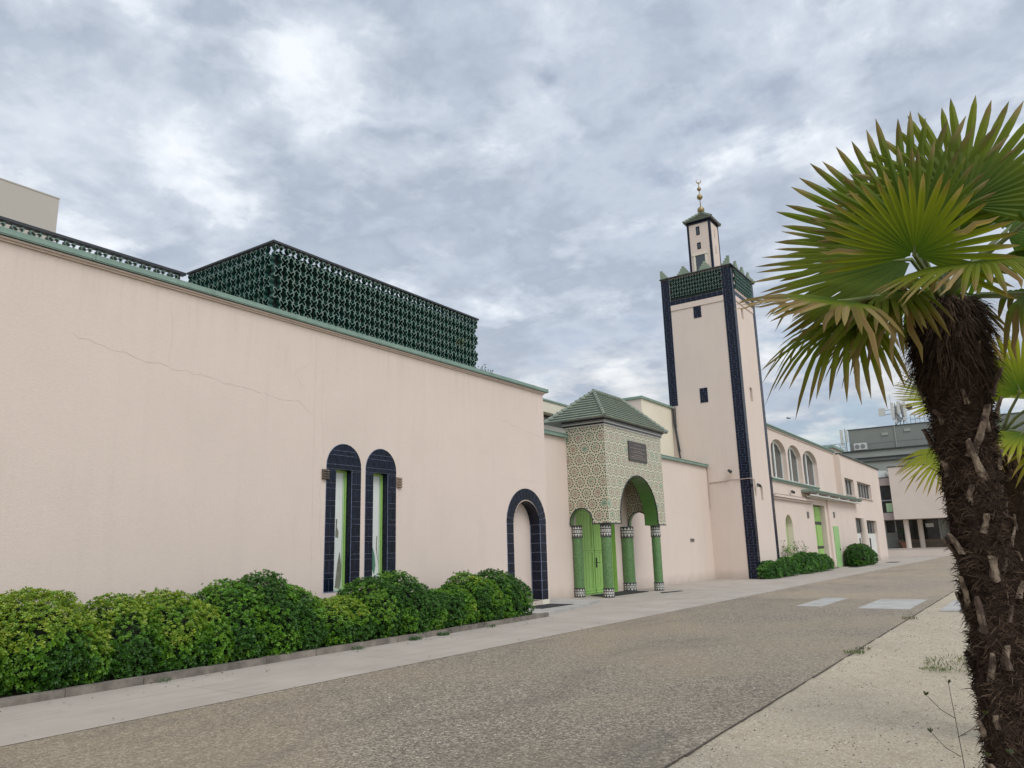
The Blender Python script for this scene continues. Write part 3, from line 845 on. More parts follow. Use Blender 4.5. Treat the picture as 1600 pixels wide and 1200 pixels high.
b = MB(); b.box((XN - .13, 25.33, .95), (XN - .10, 25.39, 1.30), BLK); b.tube([(XN - .10, 25.36, 1.12), (XN - .04, 25.36, 1.12), (XN - .04, 25.52, 1.13)], .012, BLK); b.build('handle', dr)

# ------------------------------------------------------------------ porch
po = thing('entrance_porch', (-12.8, 25.7, 0), 'tiled entrance porch with green hipped roof, arches and green mosaic columns', 'porch')
XF = -12.02; Y0, Y1 = 23.3, 28.12
b = MB()
AR = [(Y0, 2.44), (24.22, 2.44), (24.22, 2.62)] + [(25.8 + 1.58 * math.cos(PI - PI * k / 24), 2.62 + 1.58 * math.sin(PI - PI * k / 24)) for k in range(1, 24)] + [(27.38, 2.62), (27.38, 2.44), (Y1, 2.44), (Y1, 5.83), (Y0, 5.83)]
tri = MB()
b.extrude(AR, [], mx(XF), 0, .55, ZY, SOFFG, skip=())
b.build('front_wall', po)
def side_wall(y, thick, name, inner=False):
    b = MB(); xa, xb = XN + .003, XF - .552 if inner else XF - .002
    xl, xr = -13.5, -12.64
    A = [(XN, 2.44), (xl, 2.44), (xl, 2.52)] + [((xl + xr) / 2 + .43 * math.cos(PI - PI * k / 16), 2.54 + .45 * math.sin(PI - PI * k / 16)) for k in range(1, 16)] + [(xr, 2.52), (xr, 2.44), (XF - .004, 2.44), (XF - .004, 5.828), (XN, 5.828)]
    b.extrude(A, [], lambda u, v, d: (u, y + d, v), 0, thick, ZX, SOFFG)
    return b.build(name, po)
side_wall(Y0 - .004, .22, 'side_wall'); side_wall(Y1 - .22 + .004, .22, 'side_wall')
b = MB(); b.box((XN + .01, Y0 + .25, 5.0), (XF - .56, Y1 - .25, 5.06), SOFFG); b.build('ceiling', po)
# dark outline round the arches
b = MB()
def rimtube(pts, r=.022): b.tube(pts, r, BLK, 6)
rimtube([(XF + .01, Y0, 2.45), (XF + .01, 24.22, 2.45), (XF + .01, 24.22, 2.62)] + [(XF + .01, 25.8 + 1.59 * math.cos(PI - PI * k / 24), 2.62 + 1.59 * math.sin(PI - PI * k / 24)) for k in range(1, 24)] + [(XF + .01, 27.38, 2.62), (XF + .01, 27.38, 2.45), (XF + .01, Y1, 2.45)])
for yy in (Y0 - .01, ):
    rimtube([(XN + .02, yy, 2.45), (-13.5, yy, 2.45), (-13.5, yy, 2.53)] + [(-13.07 + .44 * math.cos(PI - PI * k / 16), yy, 2.54 + .46 * math.sin(PI - PI * k / 16)) for k in range(1, 16)] + [(-12.64, yy, 2.53), (-12.64, yy, 2.45), (XF, yy, 2.45)])
yy = Y1 - .225
rimtube([(XN + .02, yy, 2.45), (-13.5, yy, 2.45), (-13.5, yy, 2.53)] + [(-13.07 + .44 * math.cos(PI - PI * k / 16), yy, 2.54 + .46 * math.sin(PI - PI * k / 16)) for k in range(1, 16)] + [(-12.64, yy, 2.53), (-12.64, yy, 2.45), (XF - .56, yy, 2.45)])
b.build('arch_rim', po)
# cornice bands
b = MB()
for (z0, z1, o_, m_) in ((5.832, 5.87, .025, WHT), (5.872, 5.93, .045, BLK), (5.932, 5.965, .06, WHT), (5.967, 6.02, .075, GREYT), (6.022, 6.06, .11, BLK)):
    b.box((XN - .1, Y0 - o_, z0), (XF + o_, Y1 + o_, z1), m_)
b.build('cornice', po)
# hipped roof in courses
b = MB()
ex0, ex1, ey0, ey1, ez = -14.28, -11.82, 23.02, 28.42, 6.065
ap0, ap1 = V((-13.05, 24.65, 7.33)), V((-13.05, 26.95, 7.33))
c00, c10, c11, c01 = V((ex0, ey0, ez)), V((ex1, ey0, ez)), V((ex1, ey1, ez)), V((ex0, ey1, ez))
def slope(a, b0, ta, tb, n=11):
    up = V((0, 0, 1))
    nrm = ((b0 - a).cross(ta - a)).normalized()
    if nrm.z < 0: nrm = -nrm
    L = (b0 - a).length
    for k in range(n):
        t0, t1 = k / n, (k + 1) / n + .015
        p0, p1 = a.lerp(ta, t0), b0.lerp(tb, t0); q0, q1 = a.lerp(ta, min(t1, 1)), b0.lerp(tb, min(t1, 1))
        h0, h1 = nrm * .062, nrm * .006
        b.face([p0 + h0, p1 + h0, q1 + h1, q0 + h1], ROOFT); b.face([p0, p1, p1 + h0, p0 + h0], ROOFT)
        # rounded tile noses breaking the course edge
        continue
        w = (p1 - p0).length; m = max(1, int(w / .16)); e = (p1 - p0) / m if m else V()
        nd = (q0.lerp(q1, .5) - p0.lerp(p1, .5)).normalized()
        for j in range(m):
            c = p0 + e * (j + .5) + nrm * .045
            b.tube([c - nd * .012, c + nd * .11], [.05, .04], ROOFT, 6)
slope(c00, c10, ap0, ap0); slope(c10, c11, ap0, ap1); slope(c11, c01, ap1, ap1); slope(c01, c00, ap1, ap0)
b.face([c00, c01, c11, c10], GREYT)
b.build('roof_tiles', po)
b = MB()
def caps(a, d, n):
    for k in range(n):
        p = a.lerp(d, k / n); q = a.lerp(d, (k + 1.15) / n); up = V((0, 0, .05))
        b.tube([p + up, q + up * .8], [.085, .062], ROOFT, 8)
caps(c10, ap0, 11); caps(c00, ap0, 11); caps(c11, ap1, 11); caps(c01, ap1, 11); caps(ap0 - V((0, .05, 0)), ap1, 11)
b.build('ridge_tiles', po)
# columns
def column(x, y, r0, h=2.43):
    b = MB(); b.lathe((x, y, 0), [(r0 * .93, .30), (r0 * .93, h - .42)], MOSAIC, 24); o = b.build('column', po, smooth=True)
    def deco(z0, z1):
        b = MB(); n = 24; H = z1 - z0
        b.lathe((x, y, z0), [(0, 0), (r0, 0), (r0, H), (0, H)], WHT, 24)
        for (f0, f1) in ((0, .07), (.33, .40), (.62, .70), (.93, 1.)):
            b.lathe((x, y, z0 + H * f0), [(r0 + .004, 0), (r0 + .004, H * (f1 - f0))], BLK, 24)
        for (f0, f1, mir) in ((.08, .33, 1), (.70, .93, 0)):
            m = 12
            for k in range(m):
                t = 2 * PI * k / m; dt = PI / m
                def pt(a, z): return (x + (r0 + .005) * math.cos(a), y + (r0 + .005) * math.sin(a), z0 + H * z)
                za, zb = (f0, f1) if mir else (f1, f0)
                b.face([pt(t - dt, za), pt(t, za + (zb - za) * .05), pt(t + dt, za), pt(t, zb)], BLK)
        m = 16
        for k in range(m):
            t = 2 * PI * k / m; dt = PI / m * .5
            b.face([(x + (r0 + .005) * math.cos(a), y + (r0 + .005) * math.sin(a), z0 + H * z) for a, z in ((t - dt, .44), (t + dt, .44), (t + dt, .57), (t - dt, .57))], GREYT)
        return b
    deco(0.0, .32).build('base_band', o); deco(h - .43, h).build('capital_band', o)
    return o
column(-12.28, 23.55, .185); column(-12.30, 27.72, .185); column(-13.40, 23.55, .185); column(-13.38, 27.42, .26)
# plaque
pq = thing('plaque', (XF, 25.9, 5.1), 'dark brown inscribed plaque on the porch above the big arch', 'plaque')
b = MB(); b.box((XF + .002, 25.13, 4.73), (XF + .035, 26.68, 5.46), PLQ); b.build('board', pq)
b = MB(); r = random.Random(11)
for (yc, wd, z) in ((25.9, .62, 5.33), (25.9, 1.32, 5.21), (25.9, .60, 5.12), (25.9, 1.15, 5.055), (25.9, .85, 4.955), (25.9, 1.38, 4.885), (25.9, 1.24, 4.82)):
    y = yc - wd / 2
    while y < yc + wd / 2:
        n = r.randint(2, 8)
        for k in range(n):
            h = r.choice((.020, .020, .028)); w = r.uniform(.010, .018)
            if y > yc + wd / 2: break
            b.box((XF + .0355, y, z), (XF + .037, y + .005, z + h), LETT); b.box((XF + .0355, y + .0052, z + (h - .006) * r.choice((0, .5, 1))), (XF + .0368, y + w, z + .006 + (h - .006) * .6), LETT)
            y += w + .005
        y += .018
b.build('lettering', pq)

# ------------------------------------------------------------------ blocks behind
bb = thing('rear_block', (-16.0, 26, 0), 'cream rendered upper block with flat cornice behind the wall left of the porch', 'building')
b = MB(); b.box((-16.0, 21, 5.5), (-22, 33, 6.9), BEIGE); b.box((-15.98, 21, 6.9), (-22, 33.0, 7.0), BLK); b.build('wall', bb)
b = MB(); b.box((-15.6, 21, 7.003), (-22, 33.2, 7.45), CREAM); b.box((-15.55, 20.9, 7.452), (-22, 33.3, 7.52), COPPER); b.build('cornice', bb)
bb = thing('rear_block', (-15.2, 35.5, 0), 'taller cream block with thin green coping between the porch roof and the minaret', 'building')
b = MB(); b.box((-15.2, 33.6, 5.4), (-19, 37.33, 8.75), CREAM); b.face([(-15.21, 33.597, 5.4), (-19, 33.597, 5.4), (-19, 33.597, 8.74), (-15.21, 33.597, 8.74)], PINK); b.build('wall', bb)
b = MB(); b.box((-15.12, 33.52, 8.753), (-19, 37.33, 8.87), COPPER); b.build('coping', bb)
bb = thing('distant_block', (-21, 4, 0), 'plain grey beige flat-roofed block rising behind the roof at the far left', 'building')
b = MB(); b.box((-20, -12, 0), (-30, 8.53, 10.95), BEIGE); b.build('wall', bb)
b = MB(); b.box((-19.99, -12, 10.953), (-30, 8.54, 10.985), BEIGE); b.build('coping', bb)

# ------------------------------------------------------------------ minaret
TX0, TX1, TY0, TY1, TH = -15.28, -11.42, 37.35, 41.15, 15.9
mn = thing('minaret', ((TX0 + TX1) / 2, (TY0 + TY1) / 2, 0), 'tall square pink minaret with navy tiled corners, green pierced band and small lantern', 'minaret')
b = MB()
b.extrude(rect(TX0, -.05, TX1, TH), [], my(TY0), 0, .3, PINK, PINK, back=False)
b.extrude(rect(TY0, -.05, TY1, TH), [rect(38.78, 8.9, 39.2, 9.62), rect(38.98, 3.80, 39.36, 4.50), rect(38.6, 13.3, 38.95, 13.9)], mx(TX1), 0, .28, PINK, PINK, back=False, skip=(0,))
b.box((TX1 - .3, TY0 + .31, 0), (TX1 - .31, TY1 - .01, TH - .1), PINKSH)
b.face([(TX0, TY0, 0), (TX0, TY1, 0), (TX0, TY1, TH), (TX0, TY0, TH)], PINK); b.face([(TX0, TY1, 0), (TX1, TY1, 0), (TX1, TY1, TH), (TX0, TY1, TH)], PINK)
b.face([(TX0, TY0, TH), (TX1, TY0, TH), (TX1, TY1, TH), (TX0, TY1, TH)], GREYL)
b.build('shaft', mn)
def corner_band(b, mp, u0, u1, v0, v1):
    P4 = [mp(u0, v0, 0), mp(u1, v0, 0), mp(u1, v1, 0), mp(u0, v1, 0)]
    b.extrude(rect(u0, v0, u1, v1), [], mp, -.012, 0, GROUT, GROUT, back=False)
    mq = lambda u, v, d: mp(u, v, d - .012)
    w = u1 - u0; v = v0; k = 0
    while v < v1 - .03:
        h = min(.27, v1 - v)
        if k % 2 == 0:
            tile(b, mq, u0, v, u0 + w * .26, v + h, gap=.013)
            tile(b, mq, u0 + w * .26, v, u0 + w * .76, v + h / 2, gap=.013); tile(b, mq, u0 + w * .26, v + h / 2, u0 + w * .76, v + h, gap=.013)
            tile(b, mq, u0 + w * .76, v, u1, v + h, gap=.013); v += h
        else:
            h = min(.13, v1 - v)
            o_ = .5 if k % 4 == 1 else .3
            tile(b, mq, u0, v, u0 + w * o_, v + h, gap=.013); tile(b, mq, u0 + w * o_, v, u1, v + h, gap=.013); v += h
        k += 1
b = MB()
corner_band(b, my(TY0), TX0, TX0 + .47, 8.87, TH - .02)
corner_band(b, my(TY0), TX1 - .47, TX1 + .012, 0.02, TH - .02)
b.build('corner_tiles', mn)
b = MB()
corner_band(b, mx(TX1), TY0 - .012, TY0 + .42, .02, TH - .02); corner_band(b, mx(TX1), TY1 - .42, TY1, .02, TH - .02)
b.build('corner_tiles', mn)
b = MB()
for (mp, a, d) in ((my(TY0), TX0 + .475, TX1 - .475), (mx(TX1), TY0 + .425, TY1 - .425)):
    b.extrude(rect(a, 14.38, d, 14.62), [], mp, -.012, 0, GROUT, GROUT, back=False)
    mq = (lambda mp: lambda u, v, q: mp(u, v, q - .012))(mp)
    n = 10
    for k in range(n): tile(b, mq, a + (d - a) * k / n, 14.38, a + (d - a) * (k + 1) / n, 14.5, gap=.013); tile(b, mq, a + (d - a) * k / n, 14.5, a + (d - a) * (k + 1) / n, 14.62, gap=.013)
    b.extrude(rect(a, 14.08, d, 14.36), [], mp, -.03, 0, PINK, PINK, back=False)
    b.extrude(rect(a, 14.06, d, 14.078), [], mp, -.034, 0, PINKSH, PINKSH, back=False)
b.build('frieze', mn)
for (mp, a, d, nm) in ((my(TY0 - .10), TX0 + .49, TX1 - .49, 0), (mx(TX1 + .09), TY0 + .44, TY1 - .44, 1)):
    b = MB(); lattice(b, mp, a, d, 14.64, TH - .06, px=.30, pz=.42, depth=.09, sc=.88)
    b.extrude(rect(a, 14.63, d, TH - .03), [], mp, .094, .1, DARKG, DARKG, back=False); b.build('pierced_band', mn)
b = MB()
b.box((TX0 - .03, TY0 - .12, TH + .002), (TX1 + .12, TY1 + .03, TH + .06), BLACKM); b.build('parapet_cap', mn)
def merlon(c, axis, half=0):
    """stepped merlon, half: +1/-1 keeps one side only"""
    b = MB(); z = TH + .063; w = [.34, .25, .16, .07]; hz = [.11, .12, .12, .13]
    pts = []
    for k, (a, h) in enumerate(zip(w, hz)):
        lo, hi = -a, a
        if half > 0: lo = -.07
        if half < 0: hi = .07
        if axis == 'x': b.box((c[0] + lo, c[1] - .06, z), (c[0] + hi, c[1] + .06, z + h), COPM)
        else: b.box((c[0] - .06, c[1] + lo, z), (c[0] + .06, c[1] + hi, z + h), COPM)
        z += h
    return b.build('merlon', mn)
COPM = mat('pale_green_merlon', mottled((.19, .245, .175), (.15, .20, .14), 5, c3=(.24, .28, .20), s3=2), rough=.6)
yf = TY0 + .0; xf = TX1 - .02
merlon((TX0 + .08, yf), 'x', 1)
for t in (1.33, 2.53): merlon((TX0 + t, yf), 'x')
merlon((TX1 - .06, yf), 'x', -1)
for t in (1.05, 2.15, 3.2): merlon((xf, TY0 + t), 'y')
for t in (1.33, 2.53, 3.7): merlon((TX0 + t, TY1 - .05), 'x')
for t in (1.2, 2.4): merlon((TX0 + .05, TY0 + t), 'y')
for (x0, x1, z0, z1) in ((-13.56, -13.14, 13.42, 14.22), (-13.58, -13.16, 8.85, 9.62)):
    b = MB(); b.extrude(rect(x0, z0, x1, z1), [], my(TY0), -.01, 0, GROUT, GROUT, back=False)
    mq = lambda u, v, d: (u, TY0 - .01 + d, v)
    h = (z1 - z0) / 4; w = x1 - x0
    for k in range(4):
        o_ = (.5, .3, .7, .5)[k]
        tile(b, mq, x0, z0 + h * k, x0 + w * o_, z0 + h * (k + 1), gap=.013); tile(b, mq, x0 + w * o_, z0 + h * k, x1, z0 + h * (k + 1), gap=.013)
    b.build('blind_window', mn)

# lantern
LC = ((-13.33), 39.25); hw = .66; z0, z1 = TH + .06, 19.35
b = MB(); b.box((LC[0] - hw, LC[1] - hw, TH), (LC[0] + hw, LC[1] + hw, z1), PINK)
lt = b.build('lantern', mn)
b = MB()
for sx_ in (-1, 1):
    for sy_ in (-1, 1):
        x = LC[0] + sx_ * (hw - .045); y = LC[1] + sy_ * (hw - .045)
        b.box((x - .06, y - .06, TH + .002), (x + .06, y + .06, z1 - .001), NAVY)
b.box((LC[0] - hw - .02, LC[1] - hw - .02, z1 - .13), (LC[0] + hw + .02, LC[1] + hw + .02, z1 + .002), NAVY)
b.build('dark_trim', lt)
b = MB(); yf2 = LC[1] - hw
b.box((LC[0] - .42, yf2 - .05, TH + .01), (LC[0] - .30, yf2 - .003, 17.35), CREAM); b.box((LC[0] + .24, yf2 - .05, TH + .01), (LC[0] + .36, yf2 - .003, 17.35), CREAM); b.box((LC[0] - .46, yf2 - .07, 17.352), (LC[0] + .40, yf2 - .003, 17.47), CREAM)
b.box((LC[0] - .298, yf2 - .02, TH + .01), (LC[0] + .238, yf2 - .003, 17.348), GLASS)
b.build('lantern_door', lt)
b = MB()
for (zz, h, w) in ((18.55, .5, .1), (17.72, .38, .1)):
    b.box((LC[0] - .05 - w, yf2 - .015, zz), (LC[0] - .05 + w, yf2 - .003, zz + h), NAVY); b.box((LC[0] - .05 - w * .45, yf2 - .018, zz + .06), (LC[0] - .05 + w * .35, yf2 - .0155, zz + h - .08), GLASS)
for (zz, h) in ((18.45, .45), (17.5, .42)): b.box((LC[0] + hw + .003, LC[1] - .08, zz), (LC[0] + hw + .015, LC[1] + .06, zz + h), PINKSH)
b.build('lantern_window', lt)
b = MB(); E_ = hw + .14; ze = z1 + .004
A_ = [V((LC[0] - E_, LC[1] - E_, ze)), V((LC[0] + E_, LC[1] - E_, ze)), V((LC[0] + E_, LC[1] + E_, ze)), V((LC[0] - E_, LC[1] + E_, ze))]; T_ = V((LC[0], LC[1], 20.08))
b.box((LC[0] - E_, LC[1] - E_, ze - .001), (LC[0] + E_, LC[1] + E_, ze + .04), BLK)
A_ = [a + V((0, 0, .042)) for a in A_]
for i in range(4): slope(A_[i], A_[(i + 1) % 4], T_, T_, 6)
for i in range(4): caps(A_[i], T_, 6)
b.build('lantern_roof', lt)
b = MB(); c = (LC[0], LC[1], 0)
def ball(z, r): b.lathe((LC[0], LC[1], z), [(r * math.sin(PI * k / 12) + .0005, -r * math.cos(PI * k / 12)) for k in range(13)], GOLD, 20)
b.tube([(LC[0], LC[1], 20.0), (LC[0], LC[1], 22.0)], .028, GOLD, 8)
ball(20.28, .20); ball(21.08, .165); ball(21.58, .115)
u_ = V((.8, .6, 0)).normalized()
pts = [V((LC[0], LC[1], 22.08)) + u_ * (.13 * math.sin(t)) + V((0, 0, -.13 * math.cos(t))) for t in [(-2.45 + 4.9 * k / 20) for k in range(21)]]
b.tube(pts, [.006 + .032 * math.sin(PI * k / 20) for k in range(21)], GOLD, 6)
b.build('crescent_finial', lt, smooth=True)


# wires and cctv ---------------------------------------------------------------
def cctv(p, d, label, dome=False):
    t = thing('security_camera', p, label, 'security camera'); p = V(p); d = V(d).normalized()
    b = MB(); b.tube([p - V((0, 0, 0)), p + d * .12 + V((0, 0, .03))], .035, FRAMEW, 8); b.box(p - V((.07, .07, .02)), p + V((.07, .07, .02)), FRAMEW); b.build('bracket', t)
    q = p + d * .14 + V((0, 0, .05)); e = V((.5, -.75, -.25)).normalized()
    b = MB(); b.tube([q - e * .16, q + e * .16], .075, BLACKM, 12); b.tube([q + e * .16, q + e * .175], .055, GLASS, 12); b.build('housing', t)
    return t
cctv((-12.28, TY0 - .14, 5.12), (0, -1, .2), 'dark camera on a white arm on the minaret left face')
cctv((TX1 + .08, 38.05, 4.42), (1, 0, .1), 'dark bullet camera hanging from a conduit on the minaret street face')
cctv((-11.45, 44.8, 4.42), (1, 0, .1), 'dark camera above the ledge of the arched-window wing')
b = MB()
b.tube([(XN + .05, 37.30, 5.5), (XN + .05, 37.29, 4.6), (XN + .05, 37.27, 3.4)], .016, WIRE, 6)
b.tube([(-13.45, TY0 - .03, 4.72), (-12.6, TY0 - .03, 4.75), (-12.3, TY0 - .05, 4.82), (-11.9, TY0 - .05, 4.78), (TX1 + .03, TY0 - .05, 4.8), (TX1 + .05, TY0 + .5, 4.8), (TX1 + .05, TY0 + .62, 4.75), (TX1 + .05, TY0 + .66, 4.0)], .02, WIRE, 6)
tag(b.build('cable'), 'thin pale cable run along the foot of the minaret to its cameras', 'cable')
b = MB(); b.tube([(-15.1, 37.30, 8.75), (-15.08, 37.28, 7.9), (-14.98, 37.25, 7.2), (-14.92, 37.24, 6.5), (-14.78, 37.22, 5.62)], .045, BLACKM, 8)
b.tube([(-14.98, 37.30, 8.8), (-14.99, 37.28, 7.6), (-14.85, 37.25, 6.4)], .03, BLACKM, 8)
tag(b.build('drain_pipe'), 'black pipe and cable hanging down beside the left foot of the minaret tiles', 'pipe')

# ------------------------------------------------------------------ street wing beyond the minaret
wing = thing('street_wing', (-11.6, 58, 0), 'long pink wing with arched upper windows between the minaret and the far corner', 'building')
XU, XL, XS = -11.78, -11.50, -11.44
aw = [arch(42.85, 45.95, 5.22, 6.75, .75, 14), arch(46.35, 49.45, 5.22, 6.75, .75, 14), arch(49.85, 53.6, 5.22, 6.75, .75, 14)]
b = MB()
b.extrude(rect(41.16, 4.95, 59.0, 8.02), aw, mx(XU), 0, .62, PINK, PINK, back=False, skip=(0,))
nich = arch(44.0 - .75, 44.0 + .75, .35, 2.55, .65, 12)
b.extrude(rect(41.16, -.05, 53.6, 4.95), [nich, rect(49.95, .0, 53.0, 3.98)], mx(XL), 0, .55, PINK, [PINK, CREAM, PINK], back=False, skip=(0,))
b.box((XL - .3, 43.0, .2), (XL - .31, 45.2, 3.4), mat('niche_green', mottled((.36, .42, .20), (.32, .38, .18), 3), rough=.8))
sw = [rect(59.9, 5.02, 63.3, 6.28), rect(64.6, 5.02, 70.4, 6.28)]
lw = [rect(62.2, .02, 65.0, 3.40), rect(66.4, .02, 71.0, 3.30)]
b.extrude([(53.6, -.05), (75.0, -.05), (75.0, 7.9), (59.0, 7.9), (59.0, 4.95), (53.6, 4.95)], [], mx(-60), 0, .01, PINK, PINK, back=False) if False else None
b.extrude([(53.6, -.05), (75.0, -.05), (75.0, 7.9), (59.0, 7.9), (59.0, 4.85), (53.6, 4.85)], sw + lw, mx(XS + .06), 0, .7, PINK, [PINK, PINK, PINK, PINK, PINK], back=False, skip=(0,))
x0 = XS + .06
b.face([(x0, 59.0, 4.85), (XU, 59.0, 4.85), (XU, 59.0, 7.9), (x0, 59.0, 7.9)], PINK)
b.face([(x0, 53.6, 0), (XL, 53.6, 0), (XL, 53.6, 4.85), (x0, 53.6, 4.85)], PINK)
b.face([(XL - .56, 53.001, 0), (XL, 53.001, 0), (XL, 53.001, 3.98), (XL - .56, 53.001, 3.98)], PINK)
b.face([(x0, 53.6, 4.85), (XU, 53.6, 4.85), (XU, 59, 4.85), (x0, 59, 4.85)], GREYL)
b.face([(x0, 75, 0), (-16, 75, 0), (-16, 75, 7.9), (x0, 75, 7.9)], PINK)
b.face([(XU, 41.16, 8.02), (XU, 59, 8.02), (-20, 59, 8.02), (-20, 41.16, 8.02)], GREYL); b.face([(x0, 59, 7.9), (x0, 75, 7.9), (-20, 75, 7.9), (-20, 59, 7.9)], GREYL)
b.box((XS - .63, 59, 4.9), (XS - .66, 75, 6.4), GLASSD)
b.build('wall', wing)
b = MB()
b.box((XU - .3, 41.16, 8.024), (XU + .10, 59.1, 8.10), COPPER); b.box((XU - .3, 41.16, 8.103), (XU + .15, 59.1, 8.16), COPPER); b.box((XU + .001, 41.16, 7.93), (XU + .05, 59.0, 8.02), PINKSH)
b.box((x0 - .3, 59.12, 7.904), (x0 + .10, 75.1, 7.99), BLACKM); b.box((x0 - .3, 59.12, 7.993), (x0 + .07, 75.1, 8.03), COPPER)
b.build('coping', wing)
b = MB(); b.box((XU, 41.16, 4.953), (XL + .10, 51.8, 5.03), COPPER); b.box((XU, 41.16, 5.033), (XL + .16, 51.8, 5.10), COPPER); b.build('ledge', wing)
b = MB()
b.box((XL, 41.16, 3.98), (XL + .12, 49.5, 4.10), PINKSH); b.box((XL, 41.16, 4.103), (XL + .20, 49.5, 4.20), PINK)
b.tube([(XL + .15, 41.2, 4.24), (XL + .15, 45, 4.27), (XL + .15, 49, 4.23)], .03, WIRE, 6)
b.build('moulding', wing)
for w_, (a0, a1) in enumerate(((42.85, 45.95), (46.35, 49.45), (49.85, 53.6))):
    X_ = XU - .30
    b = MB(); cu = (a0 + a1) / 2; r_ = (a1 - a0) / 2
    outer = arch(a0 + .01, a1 - .01, 5.24, 6.74, .74, 14)
    cs = [a0 + .01 + (a1 - a0 - .02) * k / 2 for k in range(3)]
    hol = []
    for k in range(2):
        A, D = cs[k] + .09, cs[k + 1] - .09
        top = lambda u: 6.74 + .74 * math.sqrt(max(0, 1 - ((u - cu) / (r_ - .01)) ** 2)) - .13
        hol.append([(A, 5.34), (D, 5.34), (D, top(D)), ((A + D) / 2, top((A + D) / 2)), (A, top(A))])
    b.extrude(outer, hol, mx(X_), -.06, .0, FRAMEW, FRAMEW, back=False); f_ = b.build('window_frame', wing)
    b = MB(); b.face([(X_ - .01, a0, 5.24), (X_ - .01, a1, 5.24), (X_ - .01, a1, 7.5), (X_ - .01, a0, 7.5)], GLASS); b.build('pane', f_)
for (a0, a1, n) in ((59.9, 63.3, 3), (64.6, 70.4, 5)):
    X_ = XS - .20
    b = MB(); b.extrude(rect(a0 + .005, 5.02, a1 - .005, 6.275), [rect(a0 + (a1 - a0) * k / n + .07, 5.12, a0 + (a1 - a0) * (k + 1) / n - .07, 6.2) for k in range(n)], mx(X_), -.05, 0, ALU, ALU, back=False); f_ = b.build('window_frame', wing)
    b = MB(); b.face([(X_ - .02, a0, 5.02), (X_ - .02, a1, 5.02), (X_ - .02, a1, 6.3), (X_ - .02, a0, 6.3)], GLASSD)
    for k in range(n): b.box((X_ - .016, a0 + (a1 - a0) * k / n + .1, 5.14), (X_ - .01, a0 + (a1 - a0) * (k + .62) / n, 6.2), CURT)
    b.build('curtained_pane', f_)
    b = MB(); b.box((x0 + .001, a0 - .1, 4.95), (x0 + .09, a1 + .15, 5.015), PINKSH); b.build('window_sill', wing)
# tall green door with dark frame
b = MB(); Xd = XL - .30
b.box((Xd, 49.96, .02), (Xd - .05, 52.99, 3.97), BLACKM)
d_ = b.build('tall_door_frame', wing)
b = MB()
for (z0, z1) in ((.1, 1.25), (1.42, 2.75), (2.95, 3.9)):
    for (y0, y1) in ((50.06, 51.42), (51.54, 52.9)): b.box((Xd + .001, y0, z0), (Xd + .02, y1, z1), GREEN)
for k in range(9): b.box((Xd + .022, 50.06, 2.97 + k * .1), (Xd + .045, 52.9, 3.02 + k * .1), GREEN)
b.build('green_panels', d_)
# narrow pale green door
b = MB(); b.box((x0 + .001, 54.25, .02), (x0 + .05, 55.75, 2.68), PALEGR := mat('pale_green_door', mottled((.30, .50, .20), (.27, .45, .18), 3), rough=.5)); b.box((x0 + .051, 55.45, 1.1), (x0 + .09, 55.55, 1.22), BLK); b.build('side_door', wing)
# canopy
b = MB(); b.box((XL + .01, 47.4, 4.62), (XL + .62, 63.0, 4.70), COPPER); b.box((XL + .01, 47.4, 4.703), (XL + .68, 63.0, 4.76), COPPER); b.box((XL + .02, 47.5, 4.56), (XL + .55, 62.9, 4.617), FACADED)
for y in (49, 52, 55, 58, 61): b.box((XL + .02, y, 4.46), (XL + .6, y + .12, 4.557), FRAMEW)
b.tube([(XL + .5, 47.5, 4.43), (XL + .5, 62.8, 4.43)], .05, FRAMEW, 6); b.tube([(XL + .3, 47.6, 4.36), (XL + .3, 56, 4.36)], .035, FRAMEW, 6)
b.build('canopy', wing)
for (X_, yy, zz) in ((XL, 48.2, 3.1), (x0, 54.8, 3.25)):
    b = MB(); b.box((X_ + .002, yy, zz), (X_ + .03, yy + .42, zz + .38), GREYT)
    for k in range(5): b.box((X_ + .031, yy + .03, zz + .04 + k * .07), (X_ + .045, yy + .39, zz + .07 + k * .07), RUST)
    b.build('air_vent', wing)
# recessed porches of the second section
for (a0, a1) in ((62.2, 65.0), (66.4, 71.0)):
    b = MB(); X_ = x0 - .22; b.box((X_, a0 + .01, 2.35), (X_ - .03, a1 - .01, 3.28), GLASSD); b.box((X_ + .002, a0 + .01, .05), (X_ + .03, a1 - .01, 2.25), FRAMEW)
    for k in range(1, 4): b.box((X_ + .003, a0 + (a1 - a0) * k / 4 - .04, 2.25), (X_ + .04, a0 + (a1 - a0) * k / 4 + .04, 3.28), ALU)
    b.box((X_ + .032, a0 + 1.6, .7), (X_ + .045, a0 + 2.1, 1.9), GLASSD)
    b.build('porch_screen', wing)
b = MB(); b.tube([(x0 + .02, 64.9, -.02), (x0 + .02, 64.9, 3.42)], .27, FACADE, 16); b.build('round_column', wing)

